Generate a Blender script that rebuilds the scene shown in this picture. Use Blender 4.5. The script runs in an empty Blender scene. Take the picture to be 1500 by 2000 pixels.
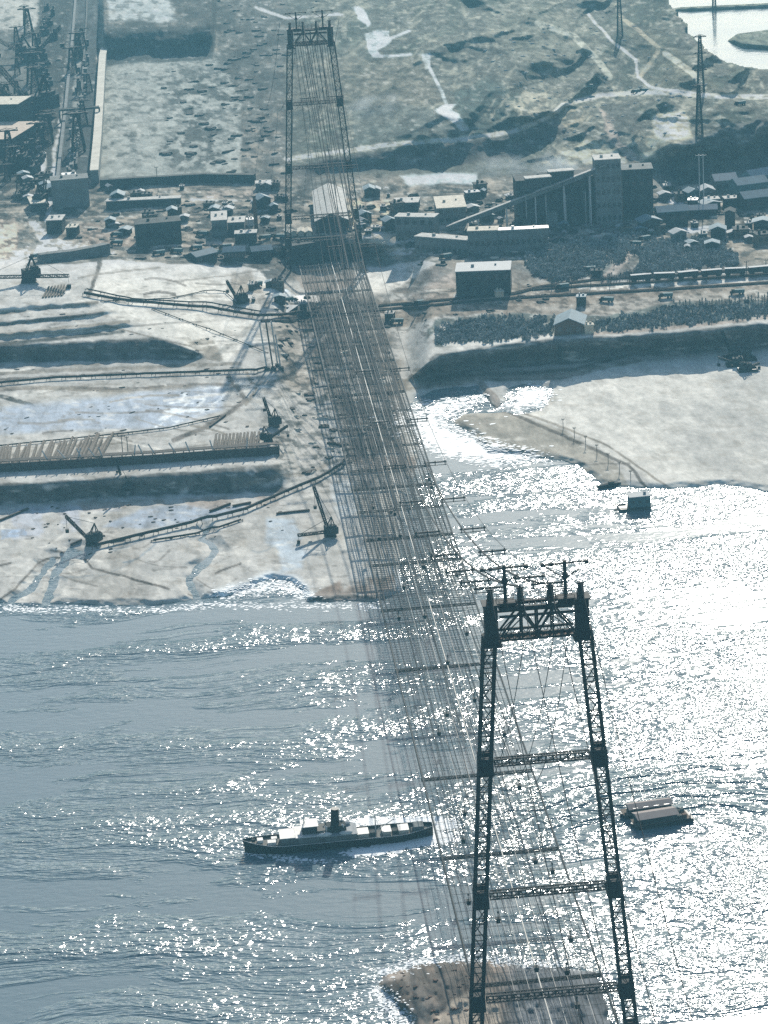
import bpy, math, random, time; T0_ = time.time()
import numpy as np
from mathutils import Vector
sc = bpy.context.scene
R_ = math.radians
# ---------------------------------------------------------------- camera
F_ = 5500.; CX, CZ = -75.292, 372.867; YAW, PIT, ROL = .0652, .322, .059
cy, sy = math.cos(YAW), math.sin(YAW); cp, sp = math.cos(PIT), math.sin(PIT); cr, sr = math.cos(ROL), math.sin(ROL)
RX = np.array([cy, -sy, 0.]); FW = np.array([sy*cp, cy*cp, -sp]); UP = np.array([sy*sp, cy*sp, cp])
R2 = cr*RX - sr*UP; U2 = sr*RX + cr*UP; CC = np.array([CX, 0., CZ])
cam = bpy.data.cameras.new('camera'); camo = bpy.data.objects.new('camera', cam); sc.collection.objects.link(camo)
from mathutils import Matrix
camo.matrix_world = Matrix(((R2[0], U2[0], -FW[0], CX), (R2[1], U2[1], -FW[1], 0), (R2[2], U2[2], -FW[2], CZ), (0, 0, 0, 1)))
cam.sensor_fit = 'HORIZONTAL'; cam.sensor_width = 36; cam.lens = 36*F_/1500; cam.clip_start = 1; cam.clip_end = 60000
sc.camera = camo
# ---------------------------------------------------------------- sky, sun, exposure
SUN_AZ, SUN_EL = R_(12.0), R_(27)
w = bpy.data.worlds.new('World'); sc.world = w; w.use_nodes = True
nt = w.node_tree; bg = nt.nodes['Background']; sky = nt.nodes.new('ShaderNodeTexSky'); sky.sky_type = 'NISHITA'
sky.sun_disc = False; sky.sun_elevation = SUN_EL; sky.sun_rotation = SUN_AZ; sky.dust_density = 1.0; sky.air_density = 1.0
nt.links.new(sky.outputs[0], bg.inputs[0]); bg.inputs[1].default_value = .085
sun = bpy.data.lights.new('sun', 'SUN'); sun.energy = 4.6; sun.angle = R_(.5); sun.color = (1, .94, .84)
suno = bpy.data.objects.new('sun', sun); sc.collection.objects.link(suno)
sd = Vector((math.sin(SUN_AZ)*math.cos(SUN_EL), math.cos(SUN_AZ)*math.cos(SUN_EL), math.sin(SUN_EL)))
suno.rotation_euler = sd.to_track_quat('Z', 'Y').to_euler(); suno.location = (0, 0, 900)
sc.view_settings.view_transform = 'Standard'; sc.view_settings.look = 'None'; sc.view_settings.exposure = 0.68
sc.view_settings.gamma = 1
sc.cycles.use_denoising = False; sc.cycles.volume_bounces = 1; sc.cycles.max_bounces = 6
HAZE = 0.88e-4
# ---------------------------------------------------------------- pixel of the photograph -> place on a level plane
def at(u, v, z=0.):
    d = FW + R2*(u-750)/F_ - U2*(v-1000)/F_
    return CC + d*((z-CZ)/d[2])
def atv(u, v, z):
    d = FW[None] + R2[None]*((u-750)/F_)[:, None] - U2[None]*((v-1000)/F_)[:, None]
    return CC[None] + d*((z-CZ)/d[:, 2])[:, None]
# ---------------------------------------------------------------- noise and painting helpers
def h2(ix, iy, s):
    n = (ix.astype(np.int64)*374761393 + iy.astype(np.int64)*668265263 + s*982451653) & 0xffffffff
    n = ((n ^ (n >> 13))*1274126177) & 0xffffffff
    return ((n ^ (n >> 16)) & 0xffff)/65535.
def vn(x, y, s=0):
    xi, yi = np.floor(x), np.floor(y); fx, fy = x-xi, y-yi
    fx = fx*fx*(3-2*fx); fy = fy*fy*(3-2*fy)
    a, b, c, d = h2(xi, yi, s), h2(xi+1, yi, s), h2(xi, yi+1, s), h2(xi+1, yi+1, s)
    return a+(b-a)*fx+(c-a)*fy+(a-b-c+d)*fx*fy
def fbm(x, y, s=0, o=4):
    r = 0; a = .5
    for i in range(o): r = r+a*vn(x*2**i+i*17.3, y*2**i+i*9.1, s+i); a *= .5
    return r/(1-.5**o)
def ridge(x, y, s=0, o=4):
    r = 0; a = .5
    for i in range(o): r = r+a*(1-np.abs(2*vn(x*2**i+i*7.7, y*2**i+i*3.1, s+i)-1))**2; a *= .5
    return r/(1-.5**o)
def ss(x, a=0., b=1.):
    t = np.clip((x-a)/(b-a), 0, 1); return t*t*(3-2*t)
def pdist(u, v, pts):
    "signed distance to a polygon, positive inside"
    ins = np.zeros(u.shape, bool); dm = np.full(u.shape, 1e9); n = len(pts)
    for i in range(n):
        x1, y1 = pts[i]; x2, y2 = pts[(i+1) % n]
        if y1 != y2:
            c = ((y1 > v) != (y2 > v)) & (u < (x2-x1)*(v-y1)/(y2-y1)+x1); ins ^= c
        dx, dy = x2-x1, y2-y1; t = np.clip(((u-x1)*dx+(v-y1)*dy)/(dx*dx+dy*dy+1e-9), 0, 1)
        dm = np.minimum(dm, (u-x1-t*dx)**2+(v-y1-t*dy)**2)
    return np.where(ins, 1, -1)*np.sqrt(dm)
def ldist(u, v, pts):
    dm = np.full(u.shape, 1e9)
    for (x1, y1), (x2, y2) in zip(pts, pts[1:]):
        dx, dy = x2-x1, y2-y1; t = np.clip(((u-x1)*dx+(v-y1)*dy)/(dx*dx+dy*dy+1e-9), 0, 1)
        dm = np.minimum(dm, (u-x1-t*dx)**2+(v-y1-t*dy)**2)
    return np.sqrt(dm)
def resamp(pts, st):
    o = []
    for (x1, y1), (x2, y2) in zip(pts, pts[1:]):
        k = max(1, int(math.hypot(x2-x1, y2-y1)/st)); o += [(x1+(x2-x1)*i/k, y1+(y2-y1)*i/k) for i in range(k)]
    return o+[pts[-1]]
def yl(u, pts): return np.interp(u, [p[0] for p in pts], [p[1] for p in pts])
# ---------------------------------------------------------------- the shape of the land
SHORE = [(-3000,-800),(4500,-800),(4500,980),(1500,960),(1420,946),(1300,955),(1230,950),(1180,948),(1130,908),(1030,890),(960,885),(925,850),(885,825),
 (905,808),(985,803),(1010,812),(1060,800),(1082,762),(1040,745),(995,757),(985,785),(968,800),(950,775),(932,752),(870,758),(810,775),(800,800),(812,850),
 (820,890),(812,925),(795,950),(782,1000),(778,1060),(778,1110),(790,1150),(740,1176),(600,1174),(592,1160),(570,1135),(530,1130),(490,1150),(440,1165),(390,1172),(300,1183),(80,1180),(60,1186),(0,1178),(-3000,1260)]
RIV2 = [(1285,-90),(1310,10),(1335,40),(1350,75),(1395,108),(1420,125),(1500,137),(4500,170),(4500,-420),(1285,-420)]
SPIT = [(1420,80),(1440,66),(1500,58),(4500,40),(4500,120),(1500,96),(1450,92)]
SPIT2 = [(1290,20),(1330,14),(1500,6),(4500,-10),(4500,0),(1500,15),(1340,22)]
ISLE = [(738,1922),(752,1905),(800,1890),(860,1880),(930,1876),(1010,1884),(1090,1892),(1165,1898),(1182,1950),(1190,2010),(1230,2200),(1300,2320),(1300,2600),(900,2600),(860,2300),(830,2080),(800,1985),(760,1945)]
PIT1 = [(205,412),(210,455),(205,480)]
CHAN = [([(90,1182),(110,1120),(135,1080),(160,1085)],9),([(385,1172),(370,1130),(400,1100),(425,1075),(395,1055),(400,1035)],7),([(20,1178),(60,1150),(100,1095)],7)]
def zt(u, v):
    u = np.atleast_1d(np.asarray(u, float)); v = np.atleast_1d(np.asarray(v, float))
    nw = np.where(v > 700, 1., .6)
    wu = u+(fbm(u/38, v/16, 3)-.5)*16*nw; wv = v+(fbm(u/34, v/15, 9)-.5)*9*nw
    d = pdist(wu, wv, SHORE)
    land = np.clip(d/12, -1, 1)*1.3 + np.clip(d, 0, 300)/300*1.2
    z = np.where(d > 0, land, np.maximum(d/5*1.5, -3))
    # channels cut through the low sand
    for pts, wd in CHAN: z = np.minimum(z, (ldist(wu, wv, pts)-wd)*.09)
    # scarps: (foot line, crest line, height, u range with fade)
    def scarp(ft, cr_, A, a0, a1, b0, b1):
        vf = yl(u, ft); vc = yl(u, cr_); vv = v+(fbm(u/20, v/40, 21)-.5)*7
        return A*ss((vf-vv)/np.maximum(vf-vc, 4))*ss(u, a0, a1)*(1-ss(u, b0, b1))
    z = z+scarp([(-400,1010),(0,985),(60,988),(210,972),(545,965)], [(-400,960),(0,945),(230,930),(545,905)], 8, -5000, -4000, 530, 590)
    z = z+scarp([(-400,735),(0,708),(380,702)], [(-400,700),(0,672),(300,657),(400,690)], 7.5, -5000, -4000, 340, 420)
    z = z+scarp([(-400,690),(0,664),(250,640)], [(-400,676),(0,652),(250,632)], 2.2, -5000, -4000, 200, 300)
    z = z+scarp([(-400,660),(0,638),(250,612)], [(-400,648),(0,628),(250,605)], 1.5, -5000, -4000, 180, 260)
    z = z+scarp([(-400,640),(0,612),(180,600)], [(-400,624),(0,600),(180,588)], 1.8, -5000, -4000, 150, 230)
    z = z+scarp([(790,748),(880,735),(1000,716),(1120,712),(1250,695),(1500,682),(2600,650)], [(790,745),(860,690),(1000,668),(1080,660),(1250,652),(1500,628),(2600,590)], 13, 790, 845, 8e3, 9e3)
    lowc = (1-ss(u, 735, 800))*ss(u, 380, 560)
    z = z+ss((503-v)/50)*11*lowc
    z = z+ss((700-v)/200)*2.0*(1-lowc)
    z = z+(16-z)*ss((548-45*lowc-v)/(95-40*lowc))
    # centre and right embankments, upland, hills
    z = z+scarp([(540,352),(700,338),(880,325),(1000,308),(1110,262)], [(540,325),(700,300),(880,278),(1000,258),(1090,222)], 5.5, 560, 640, 1060, 1110)
    z = z+scarp([(1220,345),(1300,338),(1500,322),(2600,300)], [(1220,330),(1290,286),(1400,255),(1500,228),(2600,200)], 19, 1240, 1330, 8e3, 9e3)
    z = z+scarp([(190,124),(420,112)], [(190,52),(420,48)], 17, 190, 205, 412, 425)
    P = atv(u, v, np.full(u.shape, 15.))
    hm = ss(u+(v-200)*.2, 640, 900)*ss((345-v)/120)
    rd = ridge(P[:, 0]/150+P[:, 1]/600, P[:, 1]/330, 5, 5)
    al, ac = (u*.86-v*.5), (u*.5+v*.86)+(fbm(u/90, v/60, 91)-.5)*60
    z = z+hm*(rd*8+ridge(al/170, ac/62, 8, 1)*9+ridge(al/60, ac/24, 48, 1)*2.2+vn(al/44, ac/13, 18)*.8)
    z = z+(1-hm)*ss((380-v)/200)*fbm(P[:, 0]/60, P[:, 1]/180, 12)*6
    z = z+fbm(P[:, 0]/9, P[:, 1]/26, 31, 2)*.7*ss((690-v)/200)
    z = z+ss(d, 5, 60)*(fbm(P[:, 0]/14, P[:, 1]/40, 41, 5)-.5)*1.1
    # far water
    d2 = pdist(u+(fbm(u/30, v/12, 6)-.5)*20, v+(fbm(u/26, v/10, 7)-.5)*10, RIV2)
    isl = np.maximum(pdist(u, v, SPIT), pdist(u, v, SPIT2)); isl = np.clip(isl*.5, -3, 3)
    z = np.where(d2 > 0, np.maximum(-3, isl), z)
    # near island
    d3 = pdist(u+(fbm(u/16, v/14, 16)-.5)*18, v+(fbm(u/14, v/12, 17)-.5)*12, ISLE)
    z = np.where(v > 1500, np.clip(d3/6, -3, 1.6)+ss(d3, 2, 40)*(fbm(u/14, v/12, 2)*1.6), z)
    return z
def G(u, v, dz=0.):
    p = at(u, v, float(zt(u, v)[0])); return Vector((p[0], p[1], p[2]+dz))
def sc_at(v): return 7.7*(v+790)/2990        # photo pixels per metre at a row
# ---------------------------------------------------------------- albedo of the land
def S_(c): return np.array(c, float)
SAND = S_((.455,.445,.42)); PALE = S_((.55,.535,.495)); TAN = S_((.265,.24,.205)); BROWN = S_((.125,.112,.10)); GREY = S_((.145,.145,.135)); DARK = S_((.05,.056,.055)); WETS = S_((.24,.27,.29)); VEG = S_((.10,.12,.10)); FOAM = S_((.8,.83,.83)); ROSE = S_((.33,.29,.255))
def paint(u, v):
    P = atv(u, v, np.zeros(u.shape)); X, Y = P[:, 0], P[:, 1]
    n1 = fbm(X/30, Y/110, 50, 5); n2 = fbm(X/8, Y/22, 60, 4); n3 = fbm(X/3, Y/7, 70, 3)
    wu = u+(fbm(u/30, v/14, 3)-.5)*14; wv = v+(fbm(u/30, v/12, 9)-.5)*8
    C = np.empty((u.size, 3)); C[:] = SAND; W = np.zeros(u.size)
    def mix(c, m): C[:] = C*(1-m[:, None])+np.asarray(c)*m[:, None]
    def poly(pts, c, f=4, amt=1., wet=None, nz=None):
        m = ss(pdist(wu, wv, pts), -f/2, f/2)*amt
        if nz is not None: m = m*nz
        mix(c, m)
        if wet is not None: W[:] = W*(1-m)+wet*m
    def line(pts, wd, c, amt=1., wet=None, f=2.5, raw=False):
        d = ldist(u if raw else (u*.6+wu*.4), v if raw else (v*.6+wv*.4), pts); m = (1-ss(d, wd-f/2, wd+f/2))*amt
        mix(c, m)
        if wet is not None: W[:] = W*(1-m)+wet*m
    # low beaches: pale streaks
    mix(TAN, ss(n1, .52, .75)*.35); mix(PALE, ss(n2, .5, .8)*.5)
    # upland earth
    up = ss((560-wv)/30)
    mix(GREY, up); mix(TAN, up*ss(n2, .45, .7)*.75); mix(DARK, up*ss(.5-n1, -.02, .14)*.75*(1-ss(u, 560, 700)*ss((345-v)/30))); mix(PALE, up*ss(n3, .68, .85)*.5*ss(n1, .4, .6))
    # far left plain and pit floor
    poly([(205,125),(430,105),(470,200),(470,345),(195,352)], S_((.27,.275,.255)), 8, .85)
    mix(DARK, ss((345-v)/20)*ss(v, 110, 160)*ss(u, 310, 340)*(1-ss(u, 420, 450))*ss(n2, .48, .56)*.8)
    mix(DARK, (1-ss(u, 470, 620))*ss((240-v)/40)*ss(u, 410, 440)*ss(n2, .42, .55)*.7)
    poly([(-60,-60),(90,-60),(85,30),(60,60),(-60,70)], S_((.36,.35,.32)), 8, .8)
    poly([(205,54),(420,50),(415,115),(205,128)], DARK*1.3, 4, .9)  # excavation face painted dark, its shade put into the colour
    poly([(210,-40),(350,-40),(345,45),(212,45)], S_((.4,.42,.41)), 6, .6, nz=ss(n1, .4, .5))
    # hills
    poly([(560,-700),(1290,-700),(1310,20),(1350,80),(1420,130),(2600,150),(2600,300),(1290,300),(1000,345),(560,345)], S_((.115,.12,.105)), 20, .85)
    al, ac = (u*.86-v*.5), (u*.5+v*.86)+(fbm(u/90, v/60, 91)-.5)*60; hr = ridge(al/50, ac/13, 18, 4); hr2 = fbm(al/70, ac/22, 28, 5)
    hills = ss((330-v)/40)*ss(u, 560, 640)
    mix(S_((.25,.245,.205)), hills*ss(hr, .5, .78)*.8); mix(VEG*.7, hills*ss(hr2, .5, .66)*.75); mix(S_((.34,.33,.28)), hills*ss(fbm(u/12, v/5, 66, 3), .62, .8)*.6)
    poly([(1060,320),(1100,290),(1150,270),(1200,290),(1300,255),(1350,262),(1400,280),(1330,310),(1260,318),(1180,322)], S_((.48,.44,.34)), 10, .8, nz=ss(n2, .35, .5))
    poly([(1275,225),(1340,218),(1350,262),(1300,275),(1280,260)], S_((.52,.48,.38)), 8, .9)
    poly([(1170,210),(1190,225),(1215,280),(1260,312),(1225,312),(1190,270)], ROSE, 6, .8)
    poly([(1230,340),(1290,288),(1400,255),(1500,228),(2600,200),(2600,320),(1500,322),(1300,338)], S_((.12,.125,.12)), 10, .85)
    # white gully
    GW = S_((.40,.44,.44))
    for pg in ([(688,14),(702,12),(724,46),(716,52),(700,38)], [(712,66),(738,58),(758,62),(762,80),(740,98),(748,112),(728,110),(716,88)], [(818,107),(840,103),(836,122),(842,132),(832,134)], [(846,216),(868,205),(892,202),(884,216),(898,224),(916,252),(902,254),(880,236)]): poly(pg, GW, 3, 1, .1)
    for pts, wd in (([(728,108),(770,109),(802,106)],2.6),([(740,80),(770,72),(800,60)],2.2),([(834,120),(848,150),(862,180),(872,205)],3)): line(pts, wd, GW, .95, .1)
    poly([(560,120),(700,110),(830,112),(865,200),(700,215),(560,220)], S_((.16,.15,.125)), 14, .6); poly([(880,180),(960,150),(1010,190),(1000,250),(930,262),(900,230)], S_((.06,.085,.08)), 16, .75); poly([(690,215),(780,200),(850,215),(900,258),(760,272),(690,285)], S_((.12,.13,.12)), 8, .7)
    poly([(955,195),(1010,175),(1075,180),(1050,225),(985,240),(945,235)], S_((.36,.34,.28)), 12, .55, nz=ss(ridge(al/30, ac/9, 38, 3), .4, .6)); poly([(1050,240),(1140,200),(1160,230),(1100,262)], S_((.36,.33,.26)), 8, .6, nz=ss(ridge(al/30, ac/8, 39, 3), .4, .6))
    poly([(940,10),(1050,0),(1180,40),(1200,140),(1100,150),(980,100)], S_((.19,.19,.16)), 30, .5); poly([(1210,40),(1290,60),(1420,185),(1260,165),(1250,110)], S_((.13,.13,.105)), 10, .7)
    poly([(1190,200),(1240,205),(1260,250),(1215,262),(1180,230)], S_((.08,.085,.08)), 10, .7)
    poly([(780,345),(860,338),(930,340),(930,360),(860,358),(800,362)], S_((.45,.5,.5)), 8, .9, .1)
    # roads in the hills
    line([(560,310),(640,300),(760,282),(900,272),(1000,258),(1060,235),(1100,205),(1180,185),(1280,180),(1400,188),(1600,190)], 4.6, S_((.44,.42,.36)), .9)
    line([(1148,28),(1200,85),(1242,115),(1245,150),(1270,170),(1350,182),(1400,186)], 2.6, S_((.62,.60,.54)), .9, f=2)
    line([(1210,30),(1290,95),(1250,150)], 4, S_((.42,.38,.30)), .7); line([(1300,105),(1350,140),(1375,170)], 6, S_((.46,.43,.35)), .8)
    line([(1050,45),(1120,70),(1165,115),(1190,150)], 6, S_((.42,.42,.36)), .7)
    line([(500,15),(560,35),(660,28),(670,30)], 2.5, PALE, .8)
    # white strip beside the lock channel (left)
    line([(152,-20),(148,20),(145,40),(138,60),(133,90),(128,130),(122,170),(118,215),(112,260),(107,300),(104,350),(98,400),(92,430)], 4.2, PALE, .95)
    line([(150,58),(175,48),(185,35),(186,-20)], 3.5, PALE, .8)
    poly([(85,-60),(148,-60),(122,200),(104,300),(95,390),(-60,425),(-60,300),(50,200)], DARK*.8, 8, .95, nz=ss(n3, .15, .4)); poly([(-60,60),(80,60),(60,240),(-60,240)], GREY*.9, 14, .8)
    poly([(146,-60),(196,-60),(184,345),(108,345)], S_((.06,.07,.075)), 3, .9); line([(155,100),(148,170),(140,330)], 5, GREY*1.5, .8)
    # pale yard left below the channel
    poly([(52,428),(70,430),(92,455),(130,470),(240,492),(230,500),(80,500),(40,525),(-300,540),(-300,505),(40,490),(78,470)], S_((.6,.57,.52)), 5, .95)
    poly([(-200,430),(28,428),(38,470),(20,505),(-200,520)], S_((.44,.36,.30)), 8, .95)
    poly([(62,388),(95,390),(92,412),(62,415)], S_((.6,.58,.5)), 3); poly([(76,300),(92,302),(88,345),(75,345)], PALE, 4, .8); poly([(55,345),(80,340),(70,400),(40,420)], TAN, 5, .8)
    # works strip: brown bands left, mid
    poly([(155,435),(260,425),(300,440),(265,482),(160,478)], S_((.24,.205,.175)), 8, .85); line([(200,440),(270,425),(340,400),(420,385)], 4, TAN*1.1, .8)
    poly([(400,372),(560,370),(560,398),(450,402),(400,392)], ROSE, 8, .7, nz=ss(n2, .3, .5)); line([(300,480),(420,478),(560,487)], 5, ROSE, .8); poly([(345,430),(370,430),(385,475),(350,480)], TAN, 5, .8)
    poly([(655,385),(760,390),(770,440),(700,452),(660,440)], S_((.45,.37,.29)), 6, .8, nz=ss(n2, .35, .5)); line([(700,470),(780,435),(775,428)], 4, PALE, .7); line([(700,474),(815,470)], 6, S_((.36,.35,.33)), .8)
    poly([(740,495),(760,487),(812,485),(800,498),(765,500)], S_((.6,.56,.5)), 3)
    # sandy bluff around the far tower
    poly([(700,520),(755,520),(830,508),(850,515),(840,525),(770,565),(720,585),(690,560)], PALE*1.05, 6, 1, .1)
    poly([(575,540),(700,535),(700,560),(600,570)], ROSE, 5, .8); poly([(548,560),(575,575),(625,578),(620,592),(575,590),(545,575)], S_((.52,.60,.66)), 3, .9, .5)
    poly([(760,570),(840,520),(870,525),(850,545),(800,572)], BROWN*1.3, 6, .8); poly([(800,575),(885,530),(892,560),(880,590),(820,590)], ROSE*1.15, 6, .9)
    # big pale benches on the left
    poly([(-600,560),(0,526),(190,512),(190,545),(160,575),(100,590),(0,600),(-600,640)], SAND*1.08, 3, 1)
    poly([(200,508),(460,520),(500,525),(545,560),(500,590),(420,588),(270,598),(190,580),(170,570)], PALE*1.07, 3, 1)
    poly([(458,522),(490,530),(530,600),(470,605),(448,560)], S_((.30,.27,.23)), 10, .8, nz=ss(n2, .3, .5))
    poly([(180,582),(270,602),(500,626),(512,640),(430,720),(380,700),(360,668),(300,655),(250,640),(190,600)], PALE*1.05, 5, 1)
    poly([(370,668),(415,660),(440,715),(400,712)], TAN, 8, .8); line([(488,640),(455,668),(415,700)], 5, GREY*.75, .35)  # grey diagonal: cast shadow of the far tower painted onto the sand
    line([(197,515),(185,548),(172,578)], 3.5, BROWN, .9)
    for i, (a, b) in enumerate((((-300,630),(190,590)), ((-300,652),(200,612)), ((-300,672),(250,628)), ((-300,690),(240,648)))):
        line([a, (0, a[1]-18), b], 3.5, (TAN, BROWN, TAN, DARK)[i], .8)
    # benches between v 700 and 900
    poly([(-600,740),(0,710),(400,700),(470,712),(520,725),(520,740),(0,765),(-600,790)], SAND*.9, 4, 1); line([(-300,745),(100,724),(470,710)], 3.5, TAN*.9, .7)
    line([(-300,760),(0,742),(260,728)], 3, BROWN*1.3, .8); line([(-300,772),(60,757),(240,762),(430,752)], 4, TAN, .8); line([(0,773),(60,790),(70,800)], 4, DARK, .8)
    poly([(-600,830),(0,795),(120,785),(300,765),(420,752),(440,765),(430,800),(330,835),(150,840),(0,848),(-600,880)], S_((.33,.37,.42)), 14, .95, .2)
    poly([(330,785),(360,765),(430,755),(450,765),(420,795),(340,830),(300,838)], FOAM*.85, 8, .8, .2, nz=ss(ridge(u/26+v/20, v/9, 77, 3), .45, .7))
    line([(446,735),(470,765),(480,780),(455,800),(400,835),(340,860)], 4.5, BROWN*1.5, .8, raw=False); line([(480,725),(500,760),(480,790)], 3, TAN, .8)
    rt = random.Random(5)
    for k in range(46):
        u0, v0 = rt.uniform(-40, 480), rt.uniform(530, 880); L0_ = rt.uniform(60, 220); sl = rt.uniform(-.14, .02)+(.25 if rt.random() < .2 else 0); b0 = rt.uniform(-14, 14)
        line([(u0+L0_*t, v0+L0_*t*sl+b0*t*(1-t)*2) for t in (0, .25, .5, .75, 1)], rt.uniform(1.2, 2.6), (BROWN*1.5, TAN*.9, PALE*1.15)[k % 3], rt.uniform(.45, .85), f=1.6)
    for k in range(16):
        u0, v0 = rt.uniform(1090, 1420), rt.uniform(760, 920); L0_ = rt.uniform(80, 260); line([(u0+L0_*t, v0-L0_*t*.07+math.sin(t*3)*5) for t in (0, .25, .5, .75, 1)], rt.uniform(.8, 1.4), TAN*1.3, rt.uniform(.25, .5), f=1.6)
    for k in range(26):
        u0, v0 = rt.uniform(0, 560), rt.uniform(1060, 1165); L0_ = rt.uniform(30, 130); sl = rt.uniform(-.5, .5); line([(u0+L0_*t, v0+L0_*t*sl+math.sin(t*4)*6) for t in (0, .25, .5, .75, 1)], rt.uniform(1.1, 2.2), (BROWN*1.5, WETS, PALE*1.1)[k % 3], rt.uniform(.4, .8), f=1.6)
    for k in range(40):
        u0, v0 = rt.uniform(120, 1480), rt.uniform(365, 500); L0_ = rt.uniform(40, 160); sl = rt.uniform(-.2, .12); line([(u0+L0_*t, v0+L0_*t*sl) for t in (0, .33, .66, 1)], rt.uniform(1, 2.4), (TAN*1.5, PALE*.85, DARK)[k % 3], rt.uniform(.5, .9), f=2)
    for k in range(30):
        u0, v0 = rt.uniform(760, 1480), rt.uniform(560, 612); L0_ = rt.uniform(40, 200); line([(u0+L0_*t, v0-L0_*t*.09) for t in (0, .33, .66, 1)], rt.uniform(.8, 1.8), (TAN*1.4, PALE*.9, DARK*1.4)[k % 3], rt.uniform(.5, .9), f=2)
    # sand between scarp foot and the river, ponds
    poly([(-600,1010),(0,995),(70,990),(230,985),(240,995),(150,1000),(160,1035),(110,1045),(60,1050),(0,1055),(-600,1080)], S_((.40,.42,.46)), 10, .7, .15, nz=ss(n2, .35, .5))
    poly([(290,990),(420,985),(490,992),(440,1010),(380,1020),(300,1030),(200,1030),(240,1010)], S_((.30,.34,.39)), 8, .85, .15)
    poly([(0,1035),(50,1032),(52,1046),(0,1052)], S_((.28,.34,.42)), 5, .9, .2)
    poly([(150,980),(540,968),(545,985),(450,995),(300,985),(160,1000)], ROSE*1.1, 6, .8, nz=ss(n2, .3, .5))
    shore = pdist(u, v, SHORE)
    lf = (1-ss(shore, 0, 26))*ss(shore, -8, 2)*ss(v, 1100, 1130)*ss(u, 380, 460); mix(S_((.45,.52,.58)), lf*.8); W[:] = np.maximum(W, lf*.5)
    mix(FOAM, lf*ss(n2, .5, .62)*.9)
    poly([(520,1010),(570,1015),(590,1050),(560,1080),(520,1060)], S_((.38,.43,.47)), 12, .8, .2); poly([(540,1060),(600,1075),(590,1110),(550,1120)], S_((.40,.45,.49)), 12, .8, .2)
    for pts in ([(160,1085),(180,1110),(240,1125),(330,1150)], [(0,1172),(30,1150),(75,1100),(90,1092),(160,1085),(100,1075)], [(470,1100),(430,1115),(420,1120)], [(20,1100),(0,1105)]): line(pts, 2.2, BROWN*1.2, .85, f=2)
    # right low ground: brown flats, jetty ridge, pale bar
    poly([(760,745),(800,720),(860,720),(1000,722),(1120,718),(1250,700),(1260,712),(1140,735),(960,742),(900,752),(770,768)], TAN*1.1, 8, .95)
    line([(760,735),(860,735),(1000,730),(1120,722),(1240,690)], 3, BROWN, .7); line([(800,742),(1000,742),(1200,736)], 2.5, TAN*.8, .8)
    poly([(1080,745),(1250,705),(1420,690),(1500,682),(2600,640),(2600,1040),(1500,960),(1300,955),(1250,925),(1090,830),(1010,812),(1060,800)], PALE*.98, 5, 1)
    mix(SAND*.85, ss(pdist(u, v, [(1090,740),(2600,640),(2600,1000),(1300,950),(1100,830)]), 0, 20)*ss(n1, .5, .62)*.5)
    poly([(885,822),(905,808),(985,803),(1100,840),(1200,900),(1230,950),(1180,948),(1130,908),(1030,890),(960,885)], S_((.36,.34,.30)), 5, .95)
    line([(935,740),(960,790),(985,802),(1100,850),(1230,910),(1260,950)], 3, BROWN, .75); line([(932,742),(950,760),(985,800)], 7, ROSE, .7); line([(1000,800),(1100,835),(1190,872),(1310,955)], 2, TAN, .8); line([(1120,906),(1190,905),(1230,905)], 2, BROWN, .6)
    poly([(1360,640),(1500,690),(1700,720),(1500,780)], SAND, 30, .3)
    # right terraces
    poly([(740,590),(1000,572),(1500,535),(2600,480),(2600,560),(1500,600),(1180,615),(1000,612),(850,618),(790,640),(740,640)], S_((.30,.265,.225)), 6, .95); mix(PALE*.9, ss(pdist(u, v, [(1010,605),(1300,580),(1500,565),(1500,600),(1180,610)]), -8, 6)*.5)
    poly([(1040,555),(1100,548),(1180,545),(1180,552),(1000,575)], TAN*1.2, 4, .9)
    poly([(850,622),(1000,612),(1180,618),(1310,590),(1500,585),(2600,540),(2600,600),(1500,622),(1250,648),(1150,652),(1080,655),(960,672),(830,678),(835,650)], S_((.13,.15,.14)), 4, .9)
    line([(868,672),(960,670),(1080,655)], 4.5, PALE*1.05, .95); line([(1140,653),(1250,646),(1400,632),(1500,620),(1800,600)], 3.2, ROSE*1.2, .9); line([(790,730),(815,700),(850,660),(870,640)], 10, SAND, .9)
    line([(1130,563),(1230,560),(1350,552),(1500,545),(1900,525)], 4, PALE*1.15, .9); line([(1290,538),(1350,534),(1440,530),(1500,520),(1800,505)], 3.5, PALE*1.15, .9)
    poly([(1040,540),(1020,500),(1080,478),(1180,462),(1260,455),(1230,500),(1180,540),(1080,552)], S_((.115,.13,.125)), 8, .9)
    poly([(1240,530),(1275,470),(1340,462),(1400,465),(1445,515),(1350,528),(1200,545)], S_((.125,.14,.14)), 6, .9)
    line([(1290,410),(1262,440),(1240,475),(1212,515),(1180,545)], 8, ROSE*1.05, .9); poly([(1400,458),(1500,430),(2600,400),(2600,480),(1500,515),(1450,518)], S_((.20,.18,.15)), 8, .8)
    line([(1320,452),(1375,447),(1450,446)], 5, FOAM*.95, .9); line([(1310,395),(1335,397)], 3.5, FOAM*.9, 1); line([(1290,400),(1280,380),(1400,360),(1500,350)], 5, TAN, .7)
    poly([(870,500),(1000,520),(1040,540),(1050,560),(1000,572),(900,578)], S_((.28,.25,.21)), 8, .7)
    # embankment faces: their shade put into a darker earth colour
    SHADE = S_((.15,.15,.145))
    poly([(800,746),(850,692),(1000,670),(1080,662),(1250,654),(1500,632),(2600,590),(2600,650),(1500,680),(1250,694),(1120,712),(1000,716),(880,735)], SHADE, 4, .92)
    poly([(-600,965),(0,947),(230,932),(548,907),(552,962),(210,970),(60,985),(-600,1010)], SHADE, 4, .92, nz=ss(n2, .2, .38))
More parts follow.
